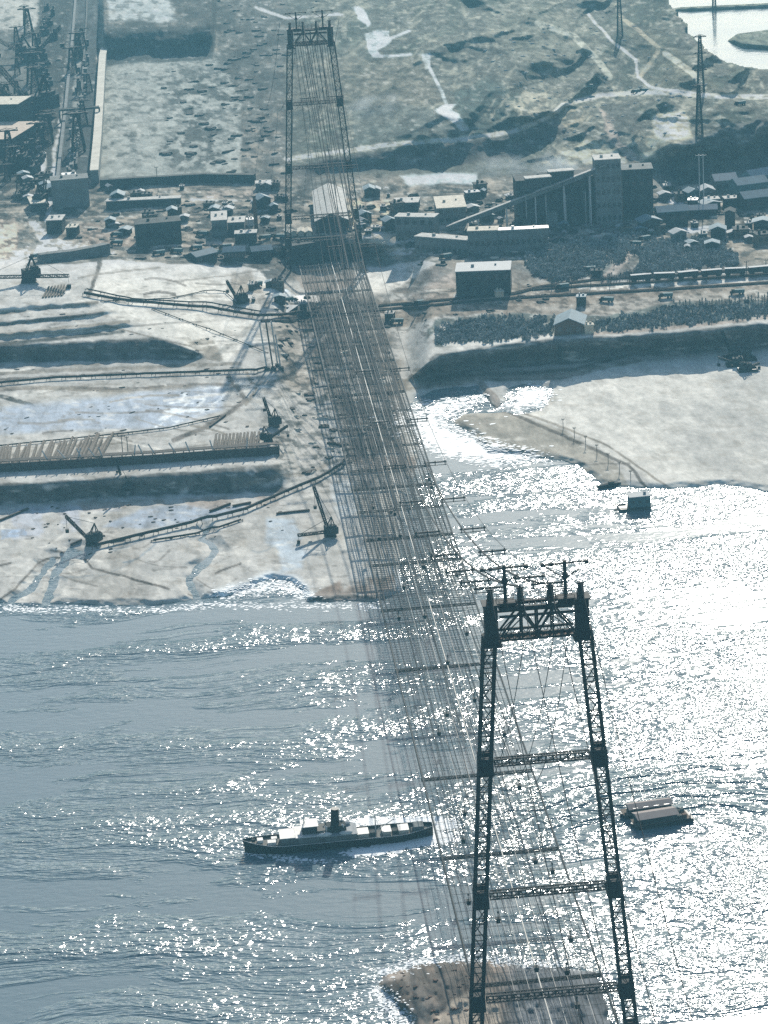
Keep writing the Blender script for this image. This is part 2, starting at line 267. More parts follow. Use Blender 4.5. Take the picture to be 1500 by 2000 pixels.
    poly([(-600,700),(0,674),(300,659),(392,690),(380,702),(0,708),(-600,740)], SHADE*.95, 4, .92)
    poly([(560,328),(700,302),(880,280),(1000,262),(1090,228),(1110,258),(1000,306),(880,323),(700,336),(560,350)], SHADE*.7, 6, .8)
    # streaky ground under the far end of the span
    poly([(560,600),(740,600),(790,720),(700,780),(660,900),(600,940),(560,760),(520,640)], S_((.37,.34,.30)), 20, .8, nz=ss(n2, .3, .5))
    poly([(560,760),(640,770),(680,860),(660,920),(600,950),(560,900),(545,800)], SAND, 10, .8)
    poly([(570,575),(745,575),(775,720),(790,880),(690,900),(668,800),(600,690)], S_((.17,.15,.13)), 24, .8, nz=ss(n2, .22, .42))
    poly([(690,895),(812,892),(815,920),(700,925)], S_((.36,.31,.27)), 6, .8)
    line([(430,960),(540,930),(600,925),(680,890)], 4, TAN, .6)
    poly([(592,1170),(660,1135),(740,1130),(770,1120),(780,1180),(600,1182)], S_((.27,.22,.185)), 5, .85, nz=ss(n2, .2, .4)); line([(600,1172),(680,1165),(770,1168)], 3, DARK, .8)
    poly([(640,945),(690,940),(700,1000),(660,1010)], S_((.42,.45,.46)), 10, .6, .3)
    mix(DARK, ss(pdist(u, v, [(560,590),(760,590),(780,900),(600,900)]), 0, 30)*ss(n3, .62, .75)*.7)
    # near island
    m = ss(v, 1700, 1720)
    mix(S_((.13,.115,.10)), m); mix(S_((.27,.21,.165)), m*ss(n3, .5, .75)*.45); mix(S_((.14,.15,.16)), m*ss(u, 960, 1030)*.9)
    for pts in ([(850,1990),(880,1955),(940,1925),(975,1960),(985,2100),(880,2100)],): poly(pts, S_((.36,.31,.25)), 8, .9)
    line([(750,1915),(780,1905)], 5, ROSE, .8); line([(810,1950),(835,1990)], 9, DARK, .6)
    # far spits and islands in the upper river
    f = ss(v, 150, 130)*0+((v < 140) & (pdist(u, v, RIV2) > 0)); mix(S_((.16,.17,.14)), f.astype(float))
    # working ground: fine ruts, spoil and litter
    wz = ss(v, 330, 380)*(1-ss(v, 500, 520))
    f1 = fbm(u/13, v/5, 101, 4); f2 = fbm(u/30, v/8, 111, 4); f3 = ridge(u/70+v/60, v/11, 121, 4)
    mix(DARK*.9, wz*ss(f1, .5, .60)*.7); mix(TAN*1.25, wz*ss(f2, .54, .68)*.5); mix(PALE*.9, wz*ss(f1, .30, .2)*.5); mix(TAN*1.5, wz*ss(f3, .6, .75)*.4)
    gl = ss(v, 300, 340)*0+(1-ss(v, 300, 345)); mix(DARK, gl*ss(f1, .54, .66)*.5); mix(PALE*.8, gl*ss(f1, .32, .2)*.35)
    sb = ss(v, 505, 530)*(1-ss(v, 1200, 1210)); lf_ = 1-ss(u, 700, 800)
    mix(BROWN*1.5, sb*lf_*ss(f3, .70, .86)*.45); mix(TAN, sb*lf_*ss(f2, .55, .75)*.35); mix(PALE*1.1, sb*ss(f2, .36, .2)*.5); mix(TAN*1.2, sb*(1-lf_)*ss(f2, .6, .75)*.25)
    tb = sb*ss(u, 740, 800)*(1-ss(v-(u-800)*-.06, 660, 680)); mix(BROWN, tb*ss(f1, .5, .62)*.6); mix(PALE, tb*ss(f1, .3, .18)*.5)
    cb = ss(u, 480, 560)*(1-ss(u, 740, 800))*ss(v, 560, 600)*(1-ss(v, 930, 1000)); cb = cb*ss(f2+fbm(u/60, v/60, 130)*.8-.3, .3, .6); mix(DARK*1.4, cb*ss(f1, .48, .6)*.6); mix(PALE, cb*ss(f1, .34, .22)*.5)
    # scour: everything gets fine patchiness
    C *= (.86+.28*n3)[:, None]
    ku = ss((530-v)/30)[:, None]; ks = (ss(v, 530, 560)*(1-ss(v, 1300, 1400)))[:, None]
    C[:] = C*(1-ku)+np.minimum(.125*(C/.135)**1.4, .42+.12*C)*ku; C[:] = C*(1-ks)+.46*(C/.46)**1.45*ks
    return np.clip(C, .02, .85), np.clip(W, 0, 1)
# ---------------------------------------------------------------- materials
M = {}
def mat(name, col, rough=.8, metal=0., var=.18, scale=.6, bump=0.):
    m = bpy.data.materials.new(name); m.use_nodes = True; n = m.node_tree; b = n.nodes['Principled BSDF']
    tc = n.nodes.new('ShaderNodeTexCoord'); nz = n.nodes.new('ShaderNodeTexNoise'); nz.inputs['Scale'].default_value = scale; nz.inputs['Detail'].default_value = 5
    n.links.new(tc.outputs['Object'], nz.inputs['Vector'])
    rp = n.nodes.new('ShaderNodeMapRange'); rp.inputs[1].default_value = .3; rp.inputs[2].default_value = .7; rp.inputs[3].default_value = 1-var; rp.inputs[4].default_value = 1+var
    n.links.new(nz.outputs['Fac'], rp.inputs[0])
    vm = n.nodes.new('ShaderNodeVectorMath'); vm.operation = 'SCALE'; vm.inputs[0].default_value = col; n.links.new(rp.outputs[0], vm.inputs['Scale'])
    n.links.new(vm.outputs[0], b.inputs['Base Color']); b.inputs['Roughness'].default_value = rough; b.inputs['Specular IOR Level'].default_value = .5 if rough < .4 else .12; b.inputs['Metallic'].default_value = metal
    if bump:
        bp = n.nodes.new('ShaderNodeBump'); bp.inputs['Strength'].default_value = bump; bp.inputs['Distance'].default_value = .3; n.links.new(nz.outputs['Fac'], bp.inputs['Height']); n.links.new(bp.outputs[0], b.inputs['Normal'])
    M[name] = m; return m
mat('steel', (.022,.026,.028), .75, .1); mat('rope', (.035,.037,.037), .85); mat('glint_rope', (.45,.43,.38), .6); mat('net_wire', (.055,.053,.05), .95)
mat('rusty', (.12,.075,.055), .85); mat('black_hull', (.02,.024,.026), .5); mat('white_paint', (.55,.54,.51), .5); mat('grey_deck', (.12,.12,.11), .8)
mat('wood', (.15,.125,.10), .9, 0, .35, .8); mat('dark_wood', (.07,.06,.052), .9, 0, .35, .8); mat('grey_wall', (.13,.14,.138), .9, 0, .35, .3); mat('dark_wall', (.045,.052,.052), .9, 0, .6, .22)
mat('pale_roof', (.40,.39,.36), .85, 0, .25, .4); mat('grey_roof', (.26,.28,.29), .7, 0, .12, .4); mat('cream', (.48,.44,.36), .85, 0, .25, .4); mat('concrete', (.15,.16,.155), .9, 0, .3, .15)
mat('pale_concrete', (.48,.45,.38), .9, 0, .14, .1); mat('glass', (.03,.04,.045), .15); mat('orange_roof', (.40,.32,.25), .8, 0, .2, .3); mat('blue_roof', (.13,.19,.22), .7, 0, .2, .3); mat('pink_roof', (.24,.205,.19), .8, 0, .1, .5)
mat('bark', (.07,.06,.05), .95); mat('foliage', (.25,.27,.265), .95, 0, .5, .2); mat('pale_mast', (.42,.42,.40), .6); mat('tan_hut', (.5,.42,.32), .9); mat('teal', (.08,.14,.15), .8)
# land
gm = bpy.data.materials.new('land'); gm.use_nodes = True; n = gm.node_tree; b = n.nodes['Principled BSDF']
ca = n.nodes.new('ShaderNodeVertexColor'); ca.layer_name = 'Albedo'; geo = n.nodes.new('ShaderNodeNewGeometry')
mp = n.nodes.new('ShaderNodeMapping'); mp.inputs['Scale'].default_value = (1, .45, 1); n.links.new(geo.outputs['Position'], mp.inputs[0])
nz = n.nodes.new('ShaderNodeTexNoise'); nz.inputs['Scale'].default_value = .45; nz.inputs['Detail'].default_value = 8; nz.inputs['Roughness'].default_value = .65; n.links.new(mp.outputs[0], nz.inputs[0])
rp = n.nodes.new('ShaderNodeMapRange'); rp.inputs[1].default_value = .3; rp.inputs[2].default_value = .7; rp.inputs[3].default_value = .84; rp.inputs[4].default_value = 1.13; n.links.new(nz.outputs['Fac'], rp.inputs[0])
mp2 = n.nodes.new('ShaderNodeMapping'); mp2.inputs['Scale'].default_value = (1, .3, 1); mp2.inputs['Rotation'].default_value = (0, 0, .35); n.links.new(geo.outputs['Position'], mp2.inputs[0])
nz2 = n.nodes.new('ShaderNodeTexNoise'); nz2.inputs['Scale'].default_value = .13; nz2.inputs['Detail'].default_value = 9; nz2.inputs['Roughness'].default_value = .72; nz2.inputs['Distortion'].default_value = .6; n.links.new(mp2.outputs[0], nz2.inputs[0])
sc_ = n.nodes.new('ShaderNodeSeparateColor'); n.links.new(ca.outputs[0], sc_.inputs[0]); km = n.nodes.new('ShaderNodeMapRange'); km.inputs[1].default_value = .12; km.inputs[2].default_value = .42; km.inputs[3].default_value = 4.2; km.inputs[4].default_value = .9; n.links.new(sc_.outputs[0], km.inputs[0])
m1 = n.nodes.new('ShaderNodeMath'); m1.operation = 'SUBTRACT'; n.links.new(nz2.outputs['Fac'], m1.inputs[0]); m1.inputs[1].default_value = .49; m2_ = n.nodes.new('ShaderNodeMath'); m2_.operation = 'MULTIPLY_ADD'; n.links.new(m1.outputs[0], m2_.inputs[0]); n.links.new(km.outputs[0], m2_.inputs[1]); m2_.inputs[2].default_value = 1
m3 = n.nodes.new('ShaderNodeMath'); m3.operation = 'MAXIMUM'; n.links.new(m2_.outputs[0], m3.inputs[0]); m3.inputs[1].default_value = .35; m4 = n.nodes.new('ShaderNodeMath'); m4.operation = 'MULTIPLY'; n.links.new(m3.outputs[0], m4.inputs[0]); n.links.new(rp.outputs[0], m4.inputs[1])
vm = n.nodes.new('ShaderNodeVectorMath'); vm.operation = 'SCALE'; n.links.new(ca.outputs[0], vm.inputs[0]); n.links.new(m4.outputs[0], vm.inputs['Scale']); n.links.new(vm.outputs[0], b.inputs['Base Color'])
rr = n.nodes.new('ShaderNodeMapRange'); rr.inputs[3].default_value = .95; rr.inputs[4].default_value = .28; n.links.new(ca.outputs[1], rr.inputs[0]); n.links.new(rr.outputs[0], b.inputs['Roughness'])
sr_ = n.nodes.new('ShaderNodeMapRange'); sr_.inputs[3].default_value = .03; sr_.inputs[4].default_value = .7; n.links.new(ca.outputs[1], sr_.inputs[0]); n.links.new(sr_.outputs[0], b.inputs['Specular IOR Level'])
bp = n.nodes.new('ShaderNodeBump'); bp.inputs['Strength'].default_value = .28; bp.inputs['Distance'].default_value = .9; n.links.new(nz.outputs['Fac'], bp.inputs['Height']); n.links.new(bp.outputs[0], b.inputs['Normal'])
M['land'] = gm
# water: silty river, wind chop broken into patches
wm = bpy.data.materials.new('river_water'); wm.use_nodes = True; n = wm.node_tree; b = n.nodes['Principled BSDF']; L = n.links.new
def N(t, **k):
    o = n.nodes.new(t)
    for a, v_ in k.items(): setattr(o, a, v_)
    return o
def noise(scale, det, vec, rough=.55):
    o = N('ShaderNodeTexNoise'); o.inputs['Scale'].default_value = scale; o.inputs['Detail'].default_value = det; o.inputs['Roughness'].default_value = rough; L(vec, o.inputs[0]); return o.outputs['Fac']
def mr(x, a, b_, c, d_):
    o = N('ShaderNodeMapRange'); o.inputs[1].default_value = a; o.inputs[2].default_value = b_; o.inputs[3].default_value = c; o.inputs[4].default_value = d_; L(x, o.inputs[0]); return o.outputs[0]
def ma(op, x, y):
    o = N('ShaderNodeMath', operation=op)
    for i, q in enumerate((x, y)):
        if isinstance(q, (int, float)): o.inputs[i].default_value = q
        else: L(q, o.inputs[i])
    return o.outputs[0]
geo = N('ShaderNodeNewGeometry'); pos = geo.outputs['Position']
def mapped(s, r=0.):
    o = N('ShaderNodeMapping'); o.inputs['Scale'].default_value = s; o.inputs['Rotation'].default_value = (0, 0, r); L(pos, o.inputs[0]); return o.outputs[0]
ch1 = noise(.5, 2.5, mapped((.55, 1, 1), R_(12)), .55); ch2 = noise(.16, 3, mapped((.4, 1, 1), R_(-8)))
wv_ = N('ShaderNodeVectorMath', operation='MULTIPLY_ADD'); cn = N('ShaderNodeTexNoise'); cn.inputs['Scale'].default_value = .012; L(pos, cn.inputs[0]); L(cn.outputs['Color'], wv_.inputs[0]); wv_.inputs[1].default_value = (34, 34, 0); L(mapped((.30, 1, 1), R_(14)), wv_.inputs[2])
patch = noise(.022, 6, wv_.outputs[0], .66)
sx = N('ShaderNodeSeparateXYZ'); L(pos, sx.inputs[0])
east = mr(ma('SUBTRACT', sx.outputs[0], ma('MULTIPLY', ma('SUBTRACT', sx.outputs[1], 800), .10)), -90, 60, 0, 1)   # the wind freshens out in the stream
near = mr(ma('ADD', sx.outputs[1], ma('MULTIPLY', patch, 120)), 960, 840, 0, 1)
amt = mr(ma('ADD', ma('ADD', patch, ma('MULTIPLY', near, .05)), ma('MULTIPLY', east, .06)), .50, .67, 0.08, 1.)
amt = ma('MULTIPLY', amt, mr(sx.outputs[1], 1500, 1900, 1, .12))
hgt = ma('ADD', ma('MULTIPLY', ma('MULTIPLY', ch1, amt), 1.25), ma('MULTIPLY', ma('MULTIPLY', ch2, amt), 1.3))
# rings of wash spreading from the moored barge
vd = N('ShaderNodeVectorMath', operation='DISTANCE'); L(pos, vd.inputs[0]); RC = at(1360, 1650); vd.inputs[1].default_value = (RC[0], RC[1], 0)
dst = ma('ADD', vd.outputs['Value'], ma('ADD', ma('MULTIPLY', ch2, 17), ma('MULTIPLY', patch, 22))); ring = ma('MULTIPLY', ma('SINE', ma('MULTIPLY', dst, .66), 0), ma('MULTIPLY', mr(dst, 62, 98, 1, 0), mr(sx.outputs[1], 775, 800, 0, 1)))
hgt = ma('ADD', hgt, ma('MULTIPLY', ma('MULTIPLY', ring, .85), mr(patch, .4, .58, .2, 1.1)))
bp = N('ShaderNodeBump'); bp.inputs['Strength'].default_value = 1.0; bp.inputs['Distance'].default_value = 1.0; L(hgt, bp.inputs['Height']); L(bp.outputs[0], b.inputs['Normal'])
b.inputs['Base Color'].default_value = (.11, .16, .185, 1); b.inputs['Roughness'].default_value = .27; b.inputs['IOR'].default_value = 1.33
L(mr(amt, 0, 1, .09, .2), b.inputs['Roughness'])
M['river_water'] = wm
# ---------------------------------------------------------------- mesh builder
def tag(o, label=None, cat=None, group=None, kind=None):
    if label: o['label'] = label
    if cat: o['category'] = cat
    if group: o['group'] = group
    if kind: o['kind'] = kind
    return o
KID = {}
class MB:
    def __init__(s): s.v = []; s.f = []
    def add(s, vs, fs):
        k = len(s.v); s.v += [tuple(x) for x in vs]; s.f += [tuple(k+i for i in q) for q in fs]; return s
    def box(s, c, d, rz=0., taper=1.):
        x, y, z = c; a, b_, h = d[0]/2, d[1]/2, d[2]; co, si = math.cos(rz), math.sin(rz); vs = []
        for zz, t in ((0, 1), (h, taper)):
            for px, py in ((-a, -b_), (a, -b_), (a, b_), (-a, b_)): px *= t; py *= t; vs.append((x+px*co-py*si, y+px*si+py*co, z+zz))
        return s.add(vs, [(3,2,1,0),(4,5,6,7),(0,1,5,4),(1,2,6,5),(2,3,7,6),(3,0,4,7)])
    def bar(s, p, q, w_=.3, h=None):
        p, q = Vector(p), Vector(q); d = q-p
        if d.length < 1e-5: return s
        d.normalize(); a = d.cross(Vector((0, 0, 1)))
        if a.length < 1e-3: a = Vector((1, 0, 0))
        a.normalize(); c = a.cross(d); a = a*w_/2; c = c*(h or w_)/2
        vs = [e+i*a+j*c for e in (p, q) for i, j in ((-1,-1),(1,-1),(1,1),(-1,1))]
        return s.add(vs, [(0,3,2,1),(4,5,6,7),(0,1,5,4),(1,2,6,5),(2,3,7,6),(3,0,4,7)])
    def tube(s, pts, r, n=6):
        pts = [Vector(p) for p in pts]; k = len(s.v); m = len(pts)
        for i, p in enumerate(pts):
            d = (pts[min(i+1, m-1)]-pts[max(i-1, 0)]).normalized(); a = d.cross(Vector((0, 0, 1)))
            if a.length < 1e-3: a = Vector((1, 0, 0))
            a.normalize(); c = a.cross(d); rr_ = r[i] if isinstance(r, (list, tuple)) else r
            for j in range(n): t = 2*math.pi*j/n; s.v.append(tuple(p+a*math.cos(t)*rr_+c*math.sin(t)*rr_))
        for i in range(m-1):
            for j in range(n): s.f.append((k+i*n+j, k+i*n+(j+1) % n, k+(i+1)*n+(j+1) % n, k+(i+1)*n+j))
        s.f.append(tuple(k+j for j in range(n-1, -1, -1))); s.f.append(tuple(k+(m-1)*n+j for j in range(n))); return s
    def prism(s, poly, z0, z1):
        n_ = len(poly); vs = [(x, y, z0) for x, y in poly]+[(x, y, z1) for x, y in poly]
        return s.add(vs, [tuple(range(n_-1, -1, -1)), tuple(range(n_, 2*n_))]+[(i, (i+1) % n_, n_+(i+1) % n_, n_+i) for i in range(n_)])
    def build(s, name, m, parent=None):
        me = bpy.data.meshes.new(name); me.from_pydata(s.v, [], s.f); me.update(); me.materials.append(M[m])
        o = bpy.data.objects.new(name, me); sc.collection.objects.link(o)
        if parent: o.parent = parent; KID.setdefault(parent.name, []).append(o)
        return o
def empty(name, loc, rz=0., label=None, cat=None, group=None):
    o = bpy.data.objects.new(name, None); sc.collection.objects.link(o); o.location = loc; o.rotation_euler = (0, 0, rz); o.empty_display_size = 2
    return tag(o, label, cat, group)
def kids(o): return KID.get(o.name, [])
def copy_tree(o, parent=None, name=None):
    c = o.copy(); sc.collection.objects.link(c)
    if parent: c.parent = parent; KID.setdefault(parent.name, []).append(c)
    for ch in kids(o): copy_tree(ch, c)
    return c
# ---------------------------------------------------------------- ground sheet
def spaced(a0, a1, b0, b1, fine, coarse):
    l = [a0]
    while l[-1] < a1: l.append(l[-1]+(fine if b0 <= l[-1] < b1 else coarse))
    return np.array(l)
us = spaced(-500, 2000, -12, 1512, 2.3, 25)
vs_ = np.concatenate([spaced(-560, -20, 9, 9, 9, 20), spaced(0, 1196, -9, 9999, 2.1, 2.1)-12, np.arange(1200, 1860, 30.), np.arange(1866, 2130, 4.), np.arange(2140, 2500, 30.)])
UU, VV = np.meshgrid(us, vs_); uf, vf = UU.ravel(), VV.ravel()
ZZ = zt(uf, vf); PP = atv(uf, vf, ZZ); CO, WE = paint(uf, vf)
nr, nc = UU.shape
PP = PP.reshape(nr, nc, 3)
cen = np.array([0, 1300, 0])
for sl in ((0, slice(None)), (-1, slice(None)), (slice(None), 0), (slice(None), -1)):   # stretch the rim of the sheet out to the horizon
    q = PP[sl].copy(); dd = q-cen; PP[sl] = cen+dd*6; PP[sl][..., 2] = q[..., 2]
for i, j in ((0, 0), (0, -1), (-1, 0), (-1, -1)): PP[i, j, :2] = cen[:2]+(PP[i, j, :2]-cen[:2])*.4
idx = np.arange(nr*nc).reshape(nr, nc)
fc = np.stack([idx[:-1, :-1], idx[1:, :-1], idx[1:, 1:], idx[:-1, 1:]], -1).reshape(-1, 4)
me = bpy.data.meshes.new('ground'); me.vertices.add(nr*nc); me.vertices.foreach_set('co', PP.ravel()); me.loops.add(fc.size); me.loops.foreach_set('vertex_index', fc.ravel())
me.polygons.add(len(fc)); me.polygons.foreach_set('loop_start', np.arange(0, fc.size, 4)); me.polygons.foreach_set('loop_total', np.full(len(fc), 4)); me.update(calc_edges=True)
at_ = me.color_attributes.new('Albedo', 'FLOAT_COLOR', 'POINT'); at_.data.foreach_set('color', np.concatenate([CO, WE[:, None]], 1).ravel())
me.polygons.foreach_set('use_smooth', np.ones(len(fc), bool)); me.materials.append(M['land'])
go = bpy.data.objects.new('ground', me); sc.collection.objects.link(go); tag(go, kind='structure')
wa = MB(); wa.add([(-9000, -2000, 0), (9000, -2000, 0), (9000, 14000, 0), (-9000, 14000, 0)], [(0, 1, 2, 3)]); tag(wa.build('river', 'river_water'), kind='structure')
# ---------------------------------------------------------------- cableway towers
H = 140.; Y1, Y2 = 621.8, 1532.7
def lw(z): return 21.45+(10.8-21.45)*z/H
def lattice(mb, p, q, w_, d_, ch, br, n_, wx=(1, 0, 0), wy=(0, 1, 0)):
    "four chords with zigzag bracing on every face"
    p, q, wx, wy = Vector(p), Vector(q), Vector(wx)*w_/2, Vector(wy)*d_/2
    c = [(-wx-wy), (wx-wy), (wx+wy), (-wx+wy)]
    for o in c: mb.bar(p+o, q+o, ch)
    for i in range(n_+1):
        a = p.lerp(q, i/n_)
        for k in range(4): mb.bar(a+c[k], a+c[(k+1) % 4], br*1.25)
        if i < n_:
            b_ = p.lerp(q, (i+1)/n_)
            for k in range(4):
                if i % 2: mb.bar(a+c[k], b_+c[(k+1) % 4], br)
                else: mb.bar(a+c[(k+1) % 4], b_+c[k], br)
def make_tower(loc, label):
    t = empty('cableway_tower', loc, 0, label, 'tower', 'steel towers of the cableway')
    for s in (-1, 1):
        m = MB(); lattice(m, (s*lw(0), 0, 0), (s*lw(132), 0, 132), 2.9, 3.1, .52, .21, 30); lg = m.build('leg', 'steel', t)
        for z in (99.6, 64.4, 36.3, 23.5):
            g = MB(); g.box((s*lw(z), 0, z-3.2), (3.8, 3.7, 4.3), 0, .96)
            for k in (-1, 1): g.box((s*lw(z), k*2.5, z-2.4), (3.2, .5, 4.2))
            g.build('gusset', 'steel', lg)
        f = MB(); f.box((s*lw(0), 0, -2.5), (8, 8, 4.4), 0, .85); f.box((s*lw(0), 0, 1.92), (5, 5, 1.2)); f.build('footing', 'concrete', lg)
        hd = MB(); hd.box((s*10.9, 0, 130.2), (3.1, 3.4, 9.7)); hd.box((s*10.9, 0, 139.93), (4.0, 4.6, .4)); hd.box((s*10.9, 0, 129.6), (4.6, 4.8, .55)); hd.build('leg_head', 'steel', lg)
    m = MB()
    for y in (-1.9, 1.9):
        for z, w_ in ((139.2, .8), (137.2, .5), (132.6, .55), (131.3, .5)): m.bar((-9.0, y, z), (9.0, y, z), w_)
        for x0, x1 in ((-8.8, -3.7), (0, -3.7), (0, 3.7), (8.8, 3.7)): m.bar((x0, y, 132.4), (x1, y, 138.6), .42); m.bar((x0*.93, y, 132.4), (x1*1.05+(.6 if x1 < 0 else -.6), y, 137), .22)
        for x in (-3.7, 0, 3.7): m.bar((x, y, 131.4), (x, y, 139), .4)
        for k in range(12): m.bar((-8.8+k*1.6, y, 131.3), (-8.0+k*1.6, y, 132.6), .18); m.bar((-8.0+k*1.6, y, 132.6), (-7.2+k*1.6, y, 131.3), .18)
    for k in range(13):
        x = -9+1.5*k
        for z in (139.2, 131.3): m.bar((x, -1.9, z), (x, 1.9, z), .25)
    m.build('portal_girder', 'steel', t)
    rl = MB(); rl.box((0, 0, 130.8), (18.4, 3.2, .2)); 
    for y in (-2.3, 2.3):
        for z in (140.9, 141.5): rl.bar((-9, y, z), (9, y, z), .1)
        for k in range(10): rl.bar((-9+2*k, y, 139.6), (-9+2*k, y, 141.5), .12)
    rl.build('walkway', 'rusty', t)
    for x in (-10.8, -3.6, 3.6, 10.8):
        s_ = MB(); s_.box((x, 0, 139.65), (1.4, 2.2, 2.2)); s_.box((x, 0, 141.86), (1.2, 1.6, 1.5))
        s_.bar((x-.9, 0, 143.5), (x+.9, 0, 143.5), .3)
        s_.build('saddle', 'steel', t)
    for x in (-7.2, 7.2):
        a = MB(); a.bar((x, 0, 140), (x, 0, 149.4), .75); a.box((x, 0, 139.7), (4.4, 3.6, .8)); a.box((x, 0, 145.0), (1.3, 1.3, 1.3))
        mt = a.build('mast', 'steel', t); c = MB(); c.bar((x-5.4, 0, 148.6), (x+5.4, 0, 148.9), .34); c.bar((x-4.9, 0, 148.4), (x, 0, 144.8), .26); c.bar((x+3.4, 0, 147), (x, 0, 144.9), .26)
        for k in (-5.3, -3.2, 5.3): c.box((x+k, 0, 148.3), (.8, .8, .8))
        c.build('mast_arm', 'steel', mt)
    for z in (99.6, 64.4, 36.3, 23.5):
        m = MB(); w_ = lw(z)-2.3; lattice(m, (-w_, 0, z-.3), (w_, 0, z-.3), 1.7, 1.5, .3, .15, int(w_*2/1.7), (0, 0, 1), (0, 1, 0)); m.build('cross_brace', 'steel', t)
    return t
T1 = make_tower((0, Y1, 0), 'steel lattice portal tower standing nearest, its legs over the small island and open water')
T2 = copy_tree(T1); T2.location = (0, Y2, 0); T2['label'] = 'distant steel lattice portal tower rising from the sandy bank among the works buildings'
# ---------------------------------------------------------------- cables
def para(X, ya, za, yb, zb, sag, n_=48):
    pts = []
    for i in range(n_+1):
        t = i/n_; pts.append((X[0]+(X[1]-X[0])*t if isinstance(X, tuple) else X, ya+(yb-ya)*t, za+(zb-za)*t-4*sag*t*(1-t)))
    return pts
CN = ('left outer', 'left inner', 'right inner', 'right outer')
def zc(y): return 63+80.5*((y-1077.2)/455.4)**2
MX = (-10.8, -3.6, 3.6, 10.8)
for k, x in enumerate(MX):
    m = MB(); r = (.09, .26, .26, .09)[k]; m.tube(para(x, Y1, 143.9, Y2, 143.9, 80.5), r)
    tag(m.build('carrying_cable', 'rope'), ('thin leftmost', 'thick left-hand', 'thick right-hand', 'thin rightmost')[k]+' main cable sagging between the two tower tops', 'cable', 'main cables between the towers')
    m = MB(); m.tube(para(x, Y1, 143.9, Y1-455, 63, 22, 40), .1)
    tag(m.build('back_cable', 'rope'), 'dark cable dropping towards the viewer from the near tower top, '+('first', 'second', 'third', 'fourth')[k]+' from the left', 'cable', 'back cables of the near tower')
    m = MB(); m.tube(para(x*1.5, Y2, 143.9, Y2+430, 18, 12, 20), .12)
    tag(m.build('anchor_cable', 'rope'), 'hazy cable running back from the far tower top, '+('first', 'second', 'third', 'fourth')[k]+' from the left', 'cable', 'anchor cables of the far tower')
ys = [655, 693, 735, 783, 838, 900, 965, 1035, 1110, 1190, 1275, 1370, 1450]
for a, b_, nm in ((-10.8, -3.6, 'left'), (3.6, 10.8, 'right')):
    for i, y in enumerate(ys):
        m = MB(); z = zc(y)-.35; m.bar((a-.6, y, z), (b_+.6, y, z), .42); m.bar((a-.6, y, z-1.1), (b_+.6, y, z-1.1), .2)
        for x in (a, (a+b_)/2, b_): m.bar((x, y, z-1.3), (x, y, z+.6), .3)
        tag(m.build('spreader_bar', 'steel'), 'short dark spreader bar holding the %s pair of main cables apart' % nm, 'spreader bar', 'spreader bars of the %s cable pair' % nm)
# ---------------------------------------------------------------- suspended wire net
ZD = 15.; XL, XR = -15.6, 18.8; NY0, NY1 = 590., 1500.
nt_ = empty('suspended_net', (0, 0, 0), 0, 'long grey wire net and footway strung low between the two towers, across river and bank', 'net')
def nz_(y): return ZD+1.2*math.cos((y-1030)/440*math.pi*.5)*-1+1.2
m = MB()
def quadstrip(m, x, w_, ys_, zo=0):
    k = len(m.v)
    for y in ys_: m.v.append((x-w_/2, y, nz_(y)+zo)); m.v.append((x+w_/2, y, nz_(y)+zo))
    for i in range(len(ys_)-1): m.f.append((k+2*i, k+2*i+1, k+2*i+3, k+2*i+2))
YS = np.linspace(NY0, NY1, 26); random.seed(3)
for i in range(30):
    x = XL+(XR-XL)*(i+.5)/30+random.uniform(-.12, .12); m.tube([(x, y, nz_(y)+random.uniform(-.02, .02)) for y in YS], [float(np.interp(y, [620, 900, 1050], [.035, .05, .105])) for y in YS], 3)
y = NY0
while y < NY1: m.bar((XL, y, nz_(y)-.16), (XR, y, nz_(y)-.16), .13 if y > 950 else .07); y += 2.4 if y > 900 else 5.5
tag(m.build('wire_mesh', 'net_wire', nt_))
for x in (XL, XR):
    m = MB(); m.tube([(x, y, nz_(y)) for y in YS], .3, 8); m.build('edge_cable', 'steel', nt_)
random.seed(8)
for x, r in ((-13.9, .14), (-12.2, .16), (-10.1, .12), (-8.4, .18), (-6.6, .14), (-3.4, .2), (-1.9, .13), (.4, .17), (4.2, .14), (7.7, .2), (9.0, .13), (11.6, .15), (13.9, .13), (15.4, .18), (17.1, .13)):
    m = MB(); m.tube([(x+random.uniform(-.2, .2), y, nz_(y)-.3) for y in YS], [r*float(np.interp(y, [620, 950, 1080], [.5, .7, 1.5])) for y in YS], 5); m.build('bearer_cable', 'rope', nt_)
for x, r in ((2.0, .2), (-5.2, .05), (-1.2, .06), (5.8, .07), (9.6, .05), (13.2, .06)):
    m = MB(); m.tube([(x, y, nz_(y)+.45) for y in YS], r, 6); m.build('runner_cable', 'glint_rope', nt_)  # glint along these cables painted as a pale base colour
for y in (668, 748, 806, 900, 960, 1010, 1040, 1075, 1105, 1130, 1162, 1190, 1215, 1245, 1275, 1300, 1330, 1360, 1385, 1410, 1440, 1465, 1490):
    m = MB(); lattice(m, (XL-.3, y, nz_(y)-1.), (XR+.3, y, nz_(y)-1.), .7, .7, .2, .1, 26, (0, 0, 1), (0, 1, 0)); m.build('cross_beam', 'steel', nt_)
for k in range(14):
    xt = -8.6+17.2*k/13; xm = XL+1+(XR-XL-2)*((k*5+1) % 14)/13; ym = 930+random.uniform(-160, 120); pts = []
    for i in range(31):
        t = i/30; pts.append((xm+(xt-xm)*t, ym+(Y2-ym)*t, 17.5+(131-17.5)*t**2.6))
    m = MB(); m.tube(pts, .12+.03*(k % 3), 5); tag(m.build('hauling_rope', 'rope'), 'dark rope hanging from the far tower portal down to the wire net', 'rope', 'ropes hanging down to the net')
